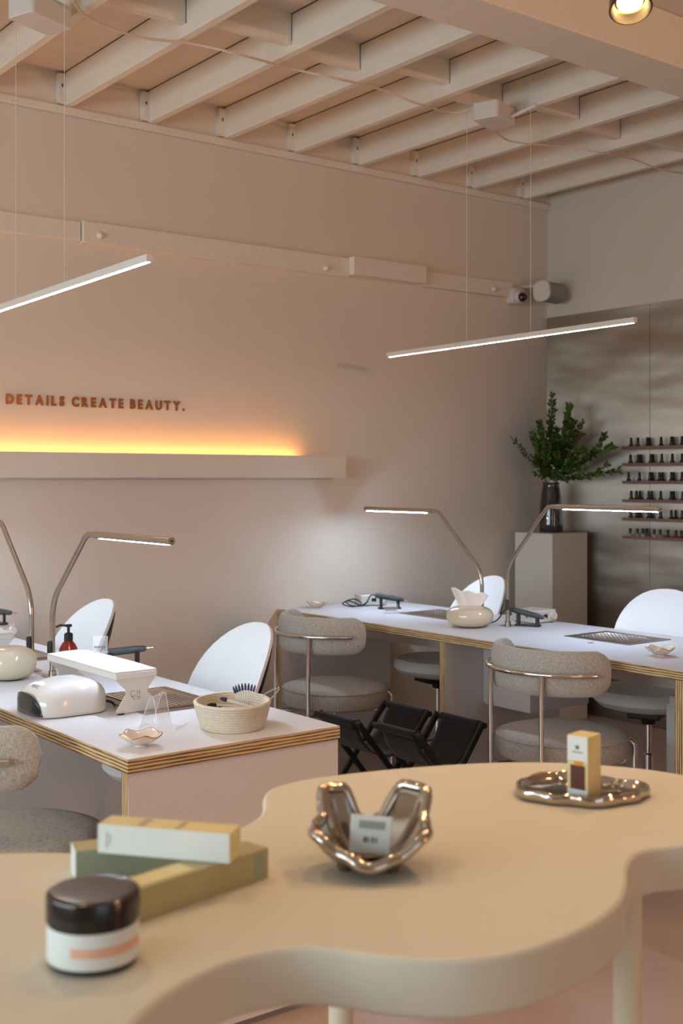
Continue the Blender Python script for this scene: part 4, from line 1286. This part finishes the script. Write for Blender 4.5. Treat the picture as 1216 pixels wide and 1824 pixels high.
# ================================================================== CREAM TABLE IN THE FOREGROUND
TZ = 0.93
def ont(px, py, z=TZ):
    d = (CAMZ - z) * F / (py - 851)
    x, y = plan((px - 608)/F*d, d)
    return (x, y)
far = [(0, 1519), (90, 1517), (180, 1519), (260, 1513), (340, 1499), (410, 1480), (455, 1458), (468, 1438), (468, 1420), (485, 1403), (540, 1388), (620, 1377), (720, 1367), (820, 1360), (900, 1357), (980, 1357),
       (1060, 1361), (1140, 1368), (1216, 1379), (1310, 1396), (1380, 1425), (1390, 1462), (1330, 1492), (1270, 1500), (1216, 1505), (1160, 1511), (1129, 1524), (1118, 1545), (1117, 1570), (1108, 1600),
       (1075, 1632), (1020, 1662), (950, 1688), (880, 1703), (800, 1710), (700, 1706), (600, 1692), (530, 1688), (470, 1695), (410, 1710), (350, 1736), (300, 1766), (262, 1796), (225, 1840), (190, 1910), (120, 2010),
       (-60, 2060), (-260, 1960), (-360, 1800), (-330, 1660), (-220, 1570), (-100, 1530)]
P = [ont(*q) for q in far]
out = [(v.x, v.y) for v in closed2([(p[0], p[1], 0) for p in P], 6)]
cx, cy = 1.2, 1.3
t = thing('wavy_table', (cx, cy, 0), 'cream wavy edged counter table filling the foreground', 'table')
b = MB(); b.prism([(x-cx, y-cy) for x, y in out], TZ - 0.064, TZ, M['cream'], mside=M['cream']); b.build('tabletop', t, bevel=0.006, bseg=3, smooth=True)
for (lx, ly) in (plan((1117-608)/F*1.70, 1.70), plan((607-608)/F*1.96, 1.96), (0.18, 1.05), (1.72, 1.00)):
    b = MB(); b.tube([(lx-cx, ly-cy, 0), (lx-cx, ly-cy, TZ - 0.0635)], 0.0205, M['creamside'], 32); b.build('leg', t, smooth=True)

# jar
JXY = (0.5545, 1.150)
t = thing('cream_jar', (*JXY, TZ), 'white labelled cosmetic jar with a glossy black lid on the cream table', 'jar')
b = MB(); b.lathe([(0, 0), (0.041, 0), (0.046, 0.003), (0.047, 0.007), (0.047, 0.045), (0, 0.045)], M['glassblk'], 56); b.build('jar_body', t, smooth=True)
b = MB(); b.lathe([(0.0474, 0.0075), (0.0476, 0.008), (0.0476, 0.0435), (0.0474, 0.044)], M['whitebox'], 56); lb = b.build('paper_label', t, smooth=True)
b = MB()
q0 = math.atan2(-1.15, -0.5545)
vs, fs = [], []
for i in range(17):
    a = q0 - 0.50 + 1.85 * i/16
    for zz in (0.020, 0.030): vs.append((0.0479*cos(a), 0.0479*sin(a), zz))
for i in range(16): fs.append((2*i, 2*i+2, 2*i+3, 2*i+1))
b.add(vs, fs, M['peach']); b.build('printed_band', lb, smooth=True, label='peach printed band')
b = MB(); b.lathe([(0, 0.0452), (0.0468, 0.0452), (0.0488, 0.047), (0.0488, 0.0715), (0.0480, 0.0738), (0.0462, 0.0748), (0.040, 0.0750), (0, 0.0750)], M['lid'], 64); b.build('lid', t, smooth=True)

# cartons
def carton(p0, d, L, W, Hh, z, label, m, mtop, grp, mend=None, marks=None):
    d = Vector((d[0], d[1])).normalized(); ang = math.atan2(d.y, d.x)
    t = thing('cosmetic_carton', (p0[0], p0[1], z), label, 'box', ang, grp)
    b = MB(); b.box((0, 0, 0), (L, W, Hh), m, mtop=mtop, mx=mend or m); c = b.build('carton', t, bevel=0.0008)
    if marks:
        for (a, e, mm) in marks:
            b = MB(); b.box(a, e, mm); b.build('printing', t)
    return t
cg = 'long cosmetic cartons stacked on the cream table'
carton((0.612, 1.2095), (0.982, 0.187), 0.238, 0.042, 0.038, TZ, 'olive green long carton lying in front, under the white one', M['greenbox'], M['greenbox'], cg,
       marks=[((0.215, -0.0006, 0.006), (0.230, 0.0, 0.032), M['sagebox']), ((0.02, 0.006, 0.038), (0.12, 0.036, 0.0385), M['creambox'])])
carton((0.645, 1.388), (0.9586, -0.295), 0.165, 0.042, 0.038, TZ, 'sage green carton with a white end, lying behind the olive one', M['sagebox'], M['greenbox'], cg, mend=M['whitebox'])
w_ = carton((0.6637, 1.3637), (0.107, -0.137), 0.174, 0.040, 0.036, TZ + 0.0387, 'white sided cream carton lying crosswise on top of the two green ones', M['whitebox'], M['creambox'], cg, mend=M['creambox'],
       marks=[((0.012, -0.0006, 0.007), (0.0128, 0.0, 0.027), M['sagebox']), ((0.0165, -0.0006, 0.012), (0.0172, 0.0, 0.024), M['sagebox']), ((0.05, 0.004, 0.036), (0.06, 0.036, 0.0363), M['greenbox']), ((0.10, 0.004, 0.036), (0.108, 0.036, 0.0363), M['greenbox'])])

# chrome folded dish
def periodic(keys, th):
    ks = sorted(keys); n = len(ks)
    th = th % 360
    for i in range(n):
        a, va = ks[i]; bb, vb = ks[(i+1) % n]
        if i == n-1: bb += 360
        tt = th if th >= ks[0][0] else th + 360
        if a <= tt <= bb:
            u = (tt - a)/(bb - a); u = (1 - cos(pi*u))/2
            return va + (vb - va)*u
    return ks[0][1]
DX, DY = 0.974, 1.210
t = thing('chrome_bowl', (DX, DY, TZ), 'folded chrome bowl with upright lobes on the cream table, holding a small carton', 'bowl', R(-37.5))
hk = [(8, 0.052), (28, 0.080), (52, 0.082), (72, 0.040), (90, 0.030), (106, 0.040), (124, 0.080), (150, 0.082), (168, 0.052), (186, 0.042), (206, 0.043), (236, 0.022), (268, 0.010), (302, 0.018), (334, 0.042), (354, 0.044)]
rk = [(8, 0.072), (28, 0.086), (52, 0.078), (72, 0.054), (90, 0.048), (106, 0.052), (124, 0.062), (150, 0.070), (168, 0.062), (186, 0.072), (206, 0.078), (236, 0.064), (268, 0.068), (302, 0.064), (334, 0.080), (354, 0.074)]
n, m = 10, 84
vs, fs = [], []
for i in range(n+1):
    u = i/n
    for k in range(m):
        th = 360*k/m
        r = periodic(rk, th); hh = periodic(hk, th)
        rr = 0.016 + (r - 0.016) * (u ** 0.8)
        z = 0.009 + hh * u ** 1.9
        vs.append((rr*cos(R(th)), rr*sin(R(th)), z))
for i in range(n):
    for k in range(m):
        l = (k+1) % m
        fs.append((i*m+k, i*m+l, (i+1)*m+l, (i+1)*m+k))
fs.append(tuple(range(m))[::-1])
b = MB(); b.add(vs, fs, M['silver']); b.build('bowl', t, smooth=True, solid=0.010, sub=1)
b = MB(); b.tube([vs[n*m+k] for k in range(m)], 0.0078, M['silver'], 14, closed=True); b.build('rolled_rim', t, smooth=True)
for a in (205, 325, 90):
    b = MB(); b.lathe([(0, 0), (0.007, 0), (0.009, 0.004), (0.012, 0.016), (0, 0.02)], M['silver'], 20, c=(0.036*cos(R(a)), 0.036*sin(R(a)), 0)); b.build('foot', t, smooth=True)
x, y = plan((657-608)/F*1.54, 1.54)
t = thing('small_carton', (x, y, TZ + 0.020), 'small white labelled carton leaning in the chrome bowl', 'box', rot=(R(-18), R(5), R(-37.5)))
b = MB(); b.box((-0.0265, -0.006, 0), (0.0265, 0.012, 0.048), M['whitebox']); b.build('carton', t, bevel=0.001)
b = MB()
b.box((-0.016, -0.0066, 0.031), (0.018, -0.006, 0.041), M['sagebox'])
for k, w_ in enumerate((0.004, 0.002, 0.003, 0.002)): b.box((-0.009 + 0.0052*k, -0.0066, 0.014), (-0.009 + 0.0052*k + w_, -0.006, 0.021), M['ink'])
b.build('printing', t)

# chrome tray
TXY = plan((1037-608)/F*1.90, 1.90)
t = thing('chrome_tray', (*TXY, TZ), 'flat wavy chrome tray on the cream table with a boxed bottle on it', 'tray', R(-37.5))
rk2 = [(0, 0.108), (25, 0.082), (55, 0.066), (80, 0.080), (110, 0.094), (140, 0.098), (170, 0.106), (195, 0.108), (220, 0.090), (245, 0.076), (275, 0.082), (305, 0.080), (335, 0.094)]
prof = [(0.0, 0.006), (0.55, 0.006), (0.80, 0.007), (0.86, 0.010), (0.90, 0.0165), (0.94, 0.0185), (0.98, 0.0165), (1.0, 0.012), (0.99, 0.004), (0.95, 0.0), (0.0, 0.0)]
m = 96; vs, fs = [], []
for (k_, z) in prof:
    for k in range(m):
        th = 360*k/m; r = periodic(rk2, th)
        zz = z + (0.0014*sin(R(th*9)) if 0.009 < z < 0.02 else 0)
        vs.append((r*k_*cos(R(th)), r*k_*sin(R(th)), zz))
for i in range(len(prof)-1):
    for k in range(m):
        l = (k+1) % m
        fs.append((i*m+k, i*m+l, (i+1)*m+l, (i+1)*m+k))
b = MB(); b.add(vs, fs, M['silver']); b.build('tray', t, smooth=True, weld=True)
# box on tray
t = thing('bottle_carton', (1.421, 1.228, TZ + 0.0065), 'upright carton with an amber bottle printed on it, standing on the chrome tray', 'box', R(12))
b = MB(); b.box((0, 0, 0), (0.042, 0.036, 0.0985), M['creambox'], mx=M['creambox']); b.build('carton', t, bevel=0.0008)
b = MB()
b.box((-0.0006, 0.0005, 0.060), (0.0002, 0.0355, 0.098), M['whitebox']); b.build('white_print', t, label='white upper area')
b = MB(); b.box((-0.0006, 0.0005, 0.0005), (0.0002, 0.0355, 0.016), M['whitebox']); b.build('white_print', t, label='white lower area')
b = MB(); b.box((-0.0008, 0.005, 0.016), (0.0002, 0.030, 0.053), M['amberprint']); b.box((-0.0008, 0.008, 0.053), (0.0002, 0.024, 0.060), M['goldprint']); b.build('bottle_print', t, label='printed amber bottle with gold neck')
b = MB(); b.box((-0.0009, 0.015, 0.078), (-0.0005, 0.021, 0.084), M['ink']); b.box((-0.0009, 0.009, 0.073), (-0.0005, 0.027, 0.0745), M['ink']); b.build('printed_mark', t)
